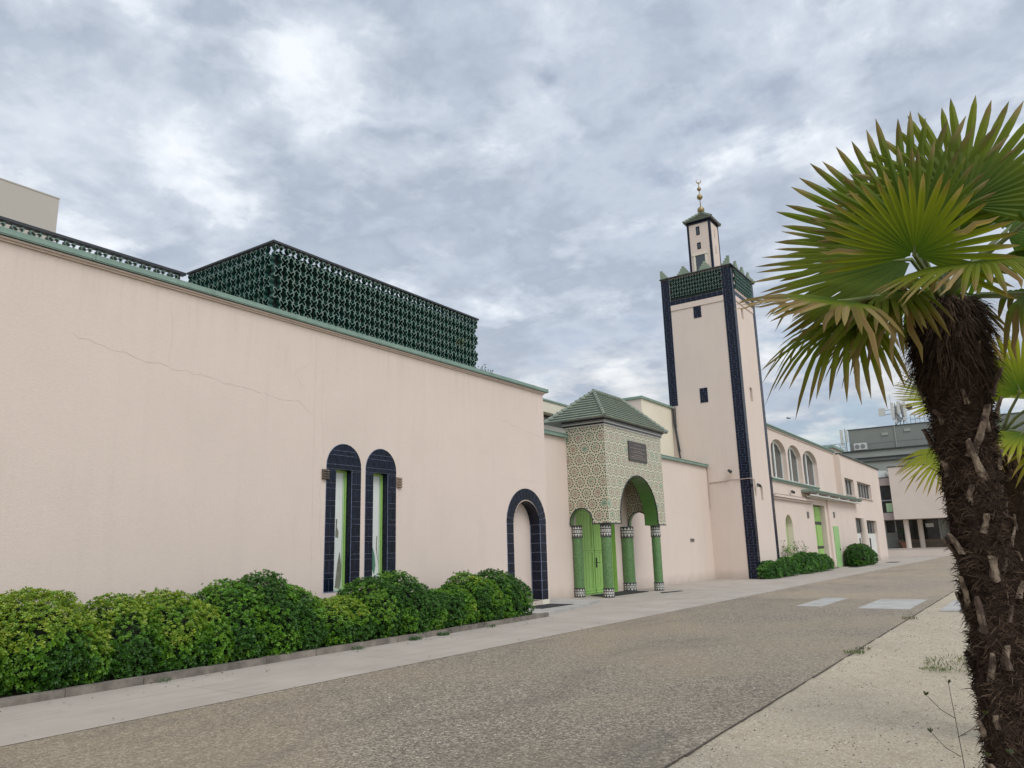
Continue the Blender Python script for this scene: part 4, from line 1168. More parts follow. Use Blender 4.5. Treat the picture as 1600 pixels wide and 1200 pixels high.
# ------------------------------------------------------------------ far wing closing the street
fw = thing('far_wing', (-4, 92, 0), 'pale pink block on round columns closing the far end of the road', 'building')
YF = 88.0
b = MB(); b.box((-12.35, YF, 3.78), (9, YF + 8, 9.15), FACADE); b.build('upper_wall', fw)
b = MB(); b.box((-12.42, YF - .05, 9.153), (9.05, YF + 8, 9.25), BLACKM); b.build('coping', fw)
b = MB(); b.box((-15.2, YF + .5, 7.35), (-12.36, YF + 5, 8.15), FACADED); b.build('link_beam', fw); b = MB(); b.box((-15.2, YF + .5, 3.78), (-12.36, YF + 5, 4.50), FACADED); b.build('link_beam', fw); b = MB(); b.build('link_beam', fw); b = MB(); b.box((-15.2, YF + .45, 8.153), (-12.36, YF + 5, 8.22), BLACKM)
b.box((-15.2, YF + 1.5, 8.225), (-12.9, YF + 5, 9.0), WHITE); b.build('roof_parapet', fw)
b = MB(); b.box((-15.2, YF + .9, 4.503), (-12.36, YF + .95, 7.347), GLASSD); b.box((-13.1, YF + .88, 4.6), (-12.5, YF + .895, 5.5), PALEG); f_ = b.build('stair_glazing', fw)
b = MB()
for x in (-14.3, -13.35, -12.42): b.box((x - .04, YF + .8, 4.503), (x + .04, YF + .88, 7.347), BLACKM)
b.box((-15.2, YF + .78, 5.75), (-12.36, YF + .87, 5.85), ALU); b.box((-15.2, YF + .75, 4.505), (-12.36, YF + .87, 4.6), BLACKM); b.box((-15.2, YF + .75, 7.25), (-12.36, YF + .87, 7.345), BLACKM)
b.build('glazing_frame', f_)
for x in (-11.45, -10.35, -5.6, -1.0, 3.6):
    b = MB(); b.tube([(x, YF + (1.0 if x != -10.35 else 2.6), .85), (x, YF + (1.0 if x != -10.35 else 2.6), 3.775)], .25, FACADE, 16); b.build('column', fw, smooth=False)
b = MB(); b.box((-15.2, YF + 4.2, .85), (9, YF + 4.3, 3.775), GLASSD); gl = b.build('ground_floor_glazing', fw)
b = MB()
for x in (-14.2, -13.9, -12.9, -8.7, -7.9, -4, 0): b.box((x - .07, YF + 4.05, .9), (x + .07, YF + 4.19, 3.775), ALU)
b.box((-8.6, YF + 4.08, 1.9), (-7.95, YF + 4.15, 3.7), GREYL); b.box((-5.4, YF + 4.05, 1.9), (6, YF + 4.15, 3.7), GREYB)
for k in range(6): b.box((-5.4, YF + 4.04, 2.1 + .27 * k), (6, YF + 4.047, 2.13 + .27 * k), BLACKM)
b.box((-13.85, YF + 4.0, .9), (-12.9, YF + 4.1, 2.5), GREYB); b.build('shopfront_frames', gl)
b = MB(); b.box((-10.0, YF + 4.0, 2.95), (-9.25, YF + 4.05, 3.35), WHITE); b.box((-7.1, YF + 3.95, 2.0), (-6.45, YF + 4.0, 2.9), GREYL); b.box((-6.98, YF + 3.93, 2.1), (-6.57, YF + 3.948, 2.7), WHITE); b.box((-6.9, YF + 3.95, 2.92), (-6.6, YF + 3.99, 3.1), GREYT); b.build('notice', gl)
b = MB(); b.box((-12.8, YF + 3.4, .85), (9, YF + 3.7, 1.72), BROWNW); b.box((-12.8, YF + 3.38, 1.3), (9, YF + 3.395, 1.33), BLACKM); b.build('bench_wall', fw)
b = MB(); b.box((-14.4, YF, -.05), (9, YF + 8, .78), FACADE); b.box((-14.4, YF - .04, .783), (9, YF + 4.0, .85), BEIGE); b.build('plinth', fw)
# indoor plant seen behind the glazing front
b = MB(); b.c = []; r = random.Random(8)
for k in range(26):
    a = r.uniform(0, 2 * PI); e = r.uniform(-.2, 1.3); d = V((math.cos(a) * math.cos(e), math.sin(a) * math.cos(e) * .5, math.sin(e)))
    p = V((-12.1, YF + 3.0, 2.3)); q = p + d * .55; s_ = d.cross(V((0, 1, 0))).normalized() * .03
    b.face([p, q - s_, q + d * .35 - V((0, 0, .15)), q + s_], LEAF, [(.03, .06, .02)] * 4)
pt = thing('potted_palm', (-12.1, YF + 3.0, .85), 'small potted palm in front of the far shopfront glazing', 'potted plant')
b.build('fronds', pt); b = MB(); b.tube([(-12.1, YF + 3, 1.5), (-12.1, YF + 3, 2.35)], .05, CORE, 6); b.build('stem', pt)
b = MB(); b.lathe((-12.1, YF + 3, .85), [(0, 0), (.24, 0), (.34, .5), (.42, .55), (.42, .62), (.1, .6)], mat('terracotta', base=(.30, .13, .08), rough=.8), 14); b.build('pot', pt)

# grey building behind
gb = thing('grey_building', (-10, 112, 0), 'stepped grey clad building with rooftop antennas beyond the far pink block', 'building')
b = MB(); b.box((-19.7, 110, 13.4), (6, 125, 16.45), GREYB); b.build('upper_storey', gb)
b = MB(); b.box((-23, 108, 12.35), (6, 125, 13.2), GREYL); b.box((-21, 106.5, 0), (6, 125, 11.6), GREYL); b.box((-22, 107.5, 11.75), (6, 125, 12.2), GREYB); b.build('lower_storeys', gb)
b = MB(); b.box((-23.1, 107.8, 13.203), (6, 125, 13.38), BLACKM); b.box((-22.1, 107.3, 12.2), (6, 107.9, 12.34), BLACKM); b.box((-19.8, 109.9, 16.453), (6, 125, 16.52), BLACKM); b.box((-21.2, 106.3, 11.603), (6, 125, 11.74), BLACKM); b.build('roof_edge', gb)
b = MB(); b.box((-14.05, 109.9, 13.4), (-13.93, 109.99, 16.4), GREYL)
for (xx, zz) in ((-15.6, 15.3), (-12.9, 15.55)): b.box((xx, 109.9, zz), (xx + .75, 109.99, zz + .36), GREYL)
b.box((-19.65, 109.97, 14.4), (5.9, 109.996, 14.43), GREYT)
b.build('facade_fittings', gb)


def railing(p0, p1, h, n, label):
    t = thing('roof_railing', p0, label, 'railing'); p0 = V(p0); p1 = V(p1); b = MB()
    for k in range(n + 1):
        p = p0.lerp(p1, k / n); b.tube([p, p + V((0, 0, h))], .035, STEEL, 5)
    b.build('posts', t); b = MB()
    for f in (.5, 1.): b.tube([p0 + V((0, 0, h * f)), p1 + V((0, 0, h * f))], .035, STEEL, 5)
    b.build('rails', t); return t
railing((-23, 107.9, 13.38), (-19.9, 107.9, 13.38), 1.1, 5, 'metal railing on the grey roof at its left end')
railing((-23, 107.9, 13.38), (-23, 118, 13.38), 1.1, 5, 'metal railing running back along the grey roof left edge')
railing((-12.0, 110.3, 16.52), (-10.4, 110.3, 16.52), 1.15, 3, 'short metal railing beside the antenna mast on the grey roof')
ant = thing('antenna_mast', (-13.6, 111, 16.5), 'cluster of white mobile phone antennas on the grey roof', 'antenna')
b = MB()
for (dx, dy) in ((-.5, 0), (.5, 0), (0, .6)): b.tube([(-13.4 + dx, 111 + dy, 16.5), (-13.4 + dx * .6, 111 + dy * .6, 19.6)], .06, STEEL, 6)
for z in (17.4, 18.2, 19.0): b.tube([(-14.2, 110.9, z), (-12.4, 110.9, z)], .045, STEEL, 6)
b.tube([(-13.9, 111, 16.6), (-12.6, 111, 18)], .04, STEEL, 5); b.tube([(-12.4, 111, 16.6), (-13.6, 111, 18)], .04, STEEL, 5); b.tube([(-14.15, 111, 19.3), (-14.2, 111, 20.9)], .02, STEEL, 5)
b.tube([(-14.2, 110.9, 18.75), (-15.3, 110.9, 18.75)], .04, STEEL, 5); b.tube([(-14.2, 110.9, 18.2), (-15.3, 110.9, 18.15)], .04, STEEL, 5)
b.build('mast', ant)
for (x, y, z0, z1, w) in ((-14.0, 110.5, 17.5, 19.6, .34), (-13.25, 110.6, 18.0, 19.7, .34), (-12.55, 110.6, 17.6, 19.6, .34), (-13.6, 111.2, 17.2, 19.3, .3), (-12.9, 111.3, 17.3, 19.5, .3)):
    b = MB(); b.box((x - w / 2, y - .12, z0), (x + w / 2, y + .12, z1), PANELW); b.build('antenna_panel', ant)
b = MB(); b.box((-15.75, 110.7, 18.0), (-14.95, 110.85, 19.05), PANELW); b.build('flat_panel', ant)
b = MB(); b.tube([(-12.05, 110.8, 18.9), (-12.05, 110.95, 18.9)], .42, BLACKM, 18); b.build('dish', ant)
b = MB(); b.box((-13.5, 110.5, 17.0), (-13.1, 110.8, 17.6), STEEL); b.box((-12.9, 110.5, 17.1), (-12.5, 110.8, 17.5), PANELW); b.box((-13.9, 110.5, 16.9), (-13.6, 110.8, 17.35), PANELW); b.build('radio_units', ant)
a2 = thing('antenna_pole', (-20.3, 110, 13.38), 'slim white antennas on a pole at the left edge of the grey upper storey', 'antenna')
b = MB(); b.tube([(-20.1, 110, 13.38), (-20.1, 110, 16.7)], .06, STEEL, 6); b.build('pole', a2)
b = MB(); b.box((-20.75, 109.8, 14.4), (-20.4, 110.0, 16.6), PANELW); b.box((-20.05, 109.8, 14.9), (-19.8, 109.95, 16.5), PANELW); b.build('antenna_panel', a2)
rc = thing('roof_unit', (-18.3, 108.6, 13.38), 'small boxed air conditioning unit on the grey roof ledge', 'air conditioner')
b = MB(); b.box((-18.9, 108.3, 13.5), (-17.4, 109.2, 14.4), PANELW); b.build('casing', rc)
b = MB(); b.tube([(-18.5, 108.29, 13.95), (-18.5, 108.25, 13.95)], .28, GREYT, 16); b.tube([(-17.8, 108.29, 13.95), (-17.8, 108.25, 13.95)], .28, GREYT, 16); b.build('fan_grille', rc)
sk = thing('roof_hatch', (-14.6, 70, 8.0), 'low green topped hatch peeking above the wing roofline', 'roof hatch')
b = MB(); b.box((-15.6, 68, 7.95), (-13.6, 72, 9.45), PINKSH); b.build('curb', sk); b = MB(); b.box((-15.8, 67.8, 9.453), (-13.4, 72.2, 9.65), COPPER); b.build('lid', sk)


# ------------------------------------------------------------------ shrubs
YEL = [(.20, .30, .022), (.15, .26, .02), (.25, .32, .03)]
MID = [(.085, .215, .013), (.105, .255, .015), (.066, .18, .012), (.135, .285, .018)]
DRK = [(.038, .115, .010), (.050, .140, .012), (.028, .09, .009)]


def shrub(label, lobes, yellow=0., seed=1, size=.045, dens=1., group='clipped shrubs in the bed along the hall wall', base=.06, pal=None, sz=1., wall=XW + .03):
    """lobes: (x, y, z, rx, ry, rz) ellipsoids; rosettes of leaves spread over their shared surface"""
    r = random.Random(seed); pal = pal or (DRK, MID, YEL)
    x0 = sum(l[0] for l in lobes) / len(lobes); y0 = sum(l[1] for l in lobes) / len(lobes)
    t = thing('shrub', (x0, y0, base), label, 'shrub', group)
    core = MB()
    for l in lobes:
        i0 = len(core.v); n, mm = 14, 9
        for i in range(mm + 1):
            for j in range(n):
                a, e = 2 * PI * j / n, -PI / 2 + PI * i / mm
                d = V((math.cos(a) * math.cos(e), math.sin(a) * math.cos(e), math.sin(e)))
                k = .76 + .10 * noise.noise(d * 2 + V((seed, l[1], 0)))
                p = V((l[0] + d.x * l[3] * k, l[1] + d.y * l[4] * k, l[2] + d.z * l[5] * k)); p.z = max(p.z, base + .05); p.x = max(p.x, wall)
                core.v.append(tuple(p))
        for i in range(mm):
            for j in range(n):
                a = i0 + i * n + j; c = i0 + i * n + (j + 1) % n
                core.f.append((a, c, c + n, a + n)); core.mi.append(core.mid(CORE))
    core.build('shade_core', t)  # solid dark filling stands in for the shade between the leaves
    b = MB(); b.c = []
    for li, l in enumerate(lobes):
        area = 4 * PI * ((l[3] * l[4]) ** 1.6 / 3 + (l[3] * l[5]) ** 1.6 / 3 + (l[4] * l[5]) ** 1.6 / 3) ** (1 / 1.6)
        N = int(area * 560 * dens * (.05 / size) ** 2)
        for _ in range(N):
            d = V((r.gauss(0, 1), r.gauss(0, 1), r.gauss(0, 1))).normalized()
            bump_ = 1 + .07 * noise.noise(V((l[0] + d.x * l[3], l[1] + d.y * l[4], l[2] + d.z * l[5])) * 3.3 + V((seed * 3.1, 0, 0))) + .06 * noise.noise(V((l[0] + d.x * l[3], l[1] + d.y * l[4], l[2] + d.z * l[5])) * 8)
            k = bump_ * r.uniform(.84, 1.03)
            if r.random() < .03: k *= r.uniform(1.02, 1.09)
            p = V((l[0] + d.x * l[3] * k, l[1] + d.y * l[4] * k, l[2] + d.z * l[5] * k))
            if p.z < base + .04 or p.x < wall: continue
            if p.x < -11.35 and p.z < .8: continue
            ins = False
            for lj, q in enumerate(lobes):
                if lj != li and ((p.x - q[0]) / q[3]) ** 2 + ((p.y - q[1]) / q[4]) ** 2 + ((p.z - q[2]) / q[5]) ** 2 < .72: ins = True; break
            if ins: continue
            nrm = V((d.x / l[3], d.y / l[4], d.z / l[5])).normalized()
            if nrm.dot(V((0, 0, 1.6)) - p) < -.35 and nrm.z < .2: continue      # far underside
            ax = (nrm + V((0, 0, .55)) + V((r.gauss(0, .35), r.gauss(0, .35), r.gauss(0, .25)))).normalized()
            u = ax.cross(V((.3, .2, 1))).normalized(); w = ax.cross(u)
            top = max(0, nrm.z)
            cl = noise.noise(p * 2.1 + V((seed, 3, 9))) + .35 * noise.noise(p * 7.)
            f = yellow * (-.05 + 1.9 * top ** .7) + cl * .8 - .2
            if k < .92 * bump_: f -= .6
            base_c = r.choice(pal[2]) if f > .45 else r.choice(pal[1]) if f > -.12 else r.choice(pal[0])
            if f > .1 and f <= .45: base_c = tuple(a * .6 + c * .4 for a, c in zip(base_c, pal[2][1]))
            nl = r.randint(6, 8); L = size * r.uniform(.8, 1.25); ph = r.random() * 6
            for j in range(nl):
                an = ph + 2 * PI * j / nl; o_ = u * math.cos(an) + w * math.sin(an)
                tilt = r.uniform(.35, .95) if j % 2 else r.uniform(.8, 1.4)
                dl = (o_ * math.sin(tilt) + ax * math.cos(tilt)).normalized()
                side = dl.cross(ax).normalized() * L * .21
                up = side.cross(dl).normalized()
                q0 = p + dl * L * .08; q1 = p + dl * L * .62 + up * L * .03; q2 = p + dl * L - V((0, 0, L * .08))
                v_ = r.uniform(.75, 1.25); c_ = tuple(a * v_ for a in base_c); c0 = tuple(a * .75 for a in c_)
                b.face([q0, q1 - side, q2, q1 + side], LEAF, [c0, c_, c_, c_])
    b.build('foliage', t)
    return t


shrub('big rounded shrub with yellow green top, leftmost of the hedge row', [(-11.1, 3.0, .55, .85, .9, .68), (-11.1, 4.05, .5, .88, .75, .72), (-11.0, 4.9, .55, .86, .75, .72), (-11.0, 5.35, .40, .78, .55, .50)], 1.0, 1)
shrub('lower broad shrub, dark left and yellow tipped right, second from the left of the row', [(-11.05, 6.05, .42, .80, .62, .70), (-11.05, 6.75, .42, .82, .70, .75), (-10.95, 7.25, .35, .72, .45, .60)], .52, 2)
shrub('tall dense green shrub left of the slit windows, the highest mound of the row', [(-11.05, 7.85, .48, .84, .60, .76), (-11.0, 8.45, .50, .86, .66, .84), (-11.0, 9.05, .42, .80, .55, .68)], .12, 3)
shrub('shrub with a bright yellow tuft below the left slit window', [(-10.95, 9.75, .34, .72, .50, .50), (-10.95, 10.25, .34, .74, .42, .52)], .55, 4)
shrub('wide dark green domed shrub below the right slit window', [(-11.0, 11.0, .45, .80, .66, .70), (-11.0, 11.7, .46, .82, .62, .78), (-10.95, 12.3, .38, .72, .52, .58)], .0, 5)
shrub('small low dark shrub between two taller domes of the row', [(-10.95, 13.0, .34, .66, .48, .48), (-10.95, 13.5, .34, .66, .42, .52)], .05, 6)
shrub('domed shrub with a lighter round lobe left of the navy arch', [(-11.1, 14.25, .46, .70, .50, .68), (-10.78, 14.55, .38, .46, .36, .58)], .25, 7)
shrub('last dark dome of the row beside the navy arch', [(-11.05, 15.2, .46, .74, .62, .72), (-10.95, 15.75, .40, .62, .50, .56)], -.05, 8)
FERN = ([(.035, .11, .015), (.045, .13, .018)], [(.06, .18, .02), (.08, .21, .025)], [(.11, .25, .03), (.13, .27, .04)])
shrub('low ferny green shrub against the minaret corner foot', [(-11.15, 38.1, .25, .55, 1.1, .55), (-11.1, 39.3, .25, .55, .9, .50)], 0, 11, .09, 1.3, 'ferny shrubs beyond the minaret', .04, FERN, wall=-11.4)
shrub('rounded ferny shrub in the middle of the small bed past the minaret', [(-11.1, 41.0, .3, .55, 1.1, .62)], .1, 12, .09, 1.3, 'ferny shrubs beyond the minaret', .04, FERN, wall=-11.4)
shrub('tallest ferny shrub beside the tall green door', [(-11.0, 44.0, .35, .55, 1.6, .75), (-11.0, 46.5, .35, .55, 1.5, .70), (-11.0, 48.8, .3, .5, 1.2, .60)], .0, 13, .09, 1.2, 'ferny shrubs beyond the minaret', .04, FERN, wall=-11.4)
shrub('clipped twin domed dark bush standing by the narrow pale green door', [(-10.6, 56.8, .6, .75, 1.2, .86), (-10.7, 59.0, .55, .8, 1.6, .88), (-10.7, 60.8, .45, .7, 1.2, .66)], -.1, 14, .09, 1.0, None, .0, (DRK, DRK + MID[2:3], MID), wall=-11.3)

# rose bush twigs with pink flowers
rs = thing('rose_bush', (-11.2, 43.0, .05), 'thin flowering bush with small pink blooms behind the ferny shrubs', 'bush')
b = MB(); r = random.Random(21); fl = []
for k in range(16):
    p = V((-11.25 + r.uniform(-.15, .25), 41.5 + r.uniform(0, 4), .4)); P = [p]
    for j in range(5): p = p + V((r.uniform(-.05, .05), r.uniform(-.12, .12), .2 + (0.06 if k % 5 == 0 else 0))); P.append(p)
    b.tube(P, [.012, .010, .009, .007, .006, .004], CORE, 4); fl += P[2:]
b.build('stems', rs)
b = MB(); b.c = []
for p in fl:
    for j in range(5): leafq(b, p + V((r.uniform(-.12, .12), r.uniform(-.12, .12), r.uniform(-.1, .1))), V((r.gauss(0, 1), r.gauss(0, 1), r.gauss(0, 1))).normalized(), V((r.gauss(0, 1), r.gauss(0, 1), 1)), .10, .035, r.choice([(.10, .14, .05), (.14, .17, .08), (.3, .16, .17)] if r.random() < .35 else MID))
b.build('foliage', rs)


# ------------------------------------------------------------------ palms
def lerp3(a, c, t): return tuple(x + (y - x) * t for x, y in zip(a, c))


def fan(parent, c, tip, nrm, nseg=38, spread=205, droop=.15, brown=0., seed=1, R=None, curl=.12, tone=0., asym=.22, crown=None, fold=.45, split=.48, bc=False, gain=1., name='fan_leaf'):
    r = random.Random(seed); c = V(c); tip = V(tip); ax = tip - c; R = R or ax.length; ax.normalize()
    n = V(nrm); n = (n - ax * n.dot(ax)).normalized(); sd_ = ax.cross(n).normalized()
    b = MB(); b.c = []
    g0, g1, g2 = (.024, .068, .006), (.060, .125, .008), (.185, .195, .014)
    BRN = [(.22, .13, .07), (.14, .08, .045), (.32, .22, .13)]
    dth = math.radians(spread) / nseg
    st = [.04, .22, split, .62, .76, .90, 1.0]
    prevE = None
    for i in range(nseg):
        th = (i + .5 - nseg / 2) * dth
        rel = abs(th) / (math.radians(spread) / 2)
        Ri = R * (1 - asym * rel ** 2) * r.uniform(.93, 1.03)
        dead = r.random() < brown * ((1.5 - 1.4 * rel) if bc else (.4 + .8 * rel))
        tipb = brown * 1.2 + r.uniform(0, .25)
        d0 = ax * math.cos(th) + sd_ * math.sin(th)
        sdv = -ax * math.sin(th) + sd_ * math.cos(th)
        dr = min(.62, droop * r.uniform(.4, 1.6) * (1 + 2.2 * rel * rel)); tw = r.uniform(-.12, .12)
        if r.random() < droop * .5: dr = min(.8, dr * 2.0)
        base_i = len(b.v); rows = []
        mix_ = r.uniform(0, 1)
        for k, t in enumerate(st):
            rr = Ri * t
            hw = math.tan(dth / 2) * min(rr, R * split) * 1.02
            if t > split: hw *= (1 - ((t - split) / (1 - split)) ** 4.5) * 1.0 + .04
            f_ = fold * hw * (1 if t <= split else 1.3)
            p = c + d0 * rr + n * (-curl * R * t * t) + n * (.10 * R * math.cos(th * 2) * t * 0)
            ex = max(0., t - split)
            p = p + V((0, 0, -1)) * dr * R * (ex ** 1.7) * 1.9 + sdv * tw * ex * R * .5
            if dead and t > .6: p = p + V((r.uniform(-.01, .01), r.uniform(-.01, .01), -.02 * r.random()))
            rows.append((p - sdv * hw + n * 0, p + n * f_, p + sdv * hw))
        for k, (a, m_, d_) in enumerate(rows):
            t = st[k]
            cc = lerp3(g0, g1, min(1, t * .8 + mix_ * .3)); cc = lerp3(cc, g2, max(0, min(1, (t - .35) * (.55 + tone) + .15 * mix_ + tone * .35)))
            if t > .5 and (dead or (t > .93 - tipb * .4)): cc = lerp3(cc, BRN[i % 3], .85 if dead else .7)
            cc = tuple(q_ * gain for q_ in cc)
            ce = lerp3(cc, (.18, .19, .04), .25)
            b.v += [tuple(a), tuple(m_), tuple(d_)]; b.c += [ce, cc, ce]
        for k in range(len(rows) - 1):
            q = base_i + k * 3
            b.f.append((q, q + 1, q + 4, q + 3)); b.f.append((q + 1, q + 2, q + 5, q + 4)); mi = b.mid(FROND); b.mi += [mi, mi]
    o = b.build(name, parent)
    if crown is not None:
        cr = V(crown); b2 = MB(); b2.c = None
        m1 = cr.lerp(c, .5) + V((0, 0, .06 * (c - cr).length)); b2.tube([cr, m1, c, c + ax * R * .12], [.016, .012, .010, .003], PET, 6); b2.build('petiole', o)
    return o


PET = mat('petiole_green', mottled((.10, .14, .04), (.14, .15, .05), 8), rough=.5)


def palm(x, y, r0, ztop, label, seed, nf=9000, nboot=70, swell=.0, zb=-.02, skirt=1.0, lean=(0, 0), flare=0.):
    r = random.Random(seed); X0, Y0_ = x, y
    def cx_(z): t_ = lean[0] + (lean[1] - lean[0]) * z / ztop; return V((X0 + .82 * t_, Y0_ + .57 * t_, 0))
    t = thing('palm_tree', (x, y, 0), label, 'palm', 'fan palms growing in the sand')
    b = MB(); n, mm = 28, int((ztop + .1) / .04)
    def rad(z, a):
        return (r0 * (1 + .05 * math.sin(z * 3.1 + seed)) + flare * max(0, min(1, (z - 1.35) / 1.0)) ** 1.2 + .02 * max(0, 1 - z / .5) + swell * max(0, min(1, (z - ztop + .35) / .3)) + .026 * noise.noise(V((math.cos(a) * 2.2, math.sin(a) * 2.2, z * 7 + seed))) + .018 * noise.noise(V((math.cos(a) * 6, math.sin(a) * 6, z * 20 + seed))))
    for i in range(mm + 1):
        z = zb + (ztop - zb) * i / mm
        k = 1 if i < mm - 3 else .55
        for j in range(n):
            a = 2 * PI * j / n; R = rad(z, a) * k; cc_ = cx_(z); b.v.append((cc_.x + R * math.cos(a), cc_.y + R * math.sin(a), z))
    for i in range(mm):
        for j in range(n):
            p = i * n + j; q = i * n + (j + 1) % n; b.f.append((p, q, q + n, p + n)); b.mi.append(b.mid(FIBRE))
    tr = b.build('trunk', t, smooth=True)
    # matted fibre: short curved strands, mostly wrapped round and sticking out
    b = MB()
    for k in range(nf):
        z = r.uniform(.1, ztop); a = r.uniform(0, 2 * PI)
        o_ = V((math.cos(a), math.sin(a), 0)); s_ = V((-math.sin(a), math.cos(a), 0)) * r.choice((-1, 1))
        R = rad(z, a) - .004; p = cx_(z) + V((0, 0, z)) + o_ * R
        up = r.uniform(-.9, .5); out_ = r.uniform(.05, .75) ** 1.5
        L = r.uniform(.025, .075)
        if r.random() < .015: L *= 1.8
        d = (s_ * r.uniform(.2, 1) + V((0, 0, 1)) * up + o_ * out_).normalized()
        w = d.cross(o_).normalized() * r.uniform(.0007, .0026)
        m_ = p + d * L * .55; e = p + d * L * .95 + V((0, 0, -.35 * L * r.random())) - o_ * .1 * L
        m2 = FIBREL if r.random() < .36 else FIBRE
        b.face([p - w, m_ - w, m_ + w, p + w], m2); b.face([m_ - w, e, m_ + w], m2)
    # hanging skirt just under the crown
    for k in range(int(nf * .35 * skirt)):
        z = ztop - r.uniform(-.05, .28); a = r.uniform(0, 2 * PI); o_ = V((math.cos(a), math.sin(a), 0)); p = cx_(z) + V((0, 0, z)) + o_ * (rad(z, a) * .9)
        L = r.uniform(.06, .20); d = (o_ * r.uniform(.05, .5) + V((0, 0, -1)) * r.uniform(.3, 1.1) + V((r.gauss(0, .25), r.gauss(0, .25), 0))).normalized()
        w = d.cross(o_ + V((0, 0, .01))).normalized() * r.uniform(.0008, .0024); m_ = p + d * L * .5; e = m_ + (d + V((0, 0, -.6))).normalized() * L * .5
        m2 = FIBREL if r.random() < .45 else FIBRE
        b.face([p - w, m_ - w, m_ + w, p + w], m2); b.face([m_ - w, e, m_ + w], m2)
    b.build('fibre_mat', tr)
    # cut leaf bases, spiral arrangement
    protos = []
    for v_ in range(5):
        b = MB(); L = (.085, .13, .10, .15, .07)[v_]; w = .0155; P = []
        for k in range(6):
            s = k / 5; ww = w * (1.15 - .35 * s) * r.uniform(.9, 1.1); th = .008 * (1 - .3 * s)
            ou = .012 + .022 * s ** 1.5 * (1 + .6 * (v_ % 2)); sx_ = .012 * math.sin(v_ * 2 + s * 2)
            J = lambda q=.004: r.uniform(-q, q)
            P.append([(ou - th + J(.002), sx_ - ww + J(), s * L + J(.006)), (ou + th + J(.002), sx_ - ww * .7 + J(), s * L + J(.004)), (ou + th * 1.4, sx_ + J(), s * L + J(.008)), (ou + th + J(.002), sx_ + ww * .7 + J(), s * L + J(.004)), (ou - th + J(.002), sx_ + ww + J(), s * L + J(.006))])
        for A, B in zip(P, P[1:]):
            for j in range(4): b.face([A[j], A[j + 1], B[j + 1], B[j]], BOOT)
        b.face(P[-1], BOOT)
        o = b.build('leaf_base', None); protos.append(o)
    used = set()
    for k in range(nboot):
        a = k * 2.39996 + seed; z = .15 + (ztop - .28) * (k + .5) / nboot
        z += r.uniform(-.03, .03); a += r.uniform(-.25, .25)
        pi = r.randrange(5); pr = protos[pi]
        if pi not in used: o = pr; used.add(pi)
        else: o = pr.copy(); COL.objects.link(o)
        o.parent = t; R = rad(z, a) - .008
        cc_ = cx_(z) - V((X0, Y0_, 0)); o.location = (cc_.x + R * math.cos(a), cc_.y + R * math.sin(a), z)
        o.rotation_euler = (r.gauss(0, .22), r.uniform(-.12, .16), a); s = r.uniform(.7, 1.25); o.scale = (s, s * r.uniform(.65, 1.25), s * r.uniform(.55, 1.2))
    for i, pr in enumerate(protos):
        if i not in used: bpy.data.objects.remove(pr)
    return t


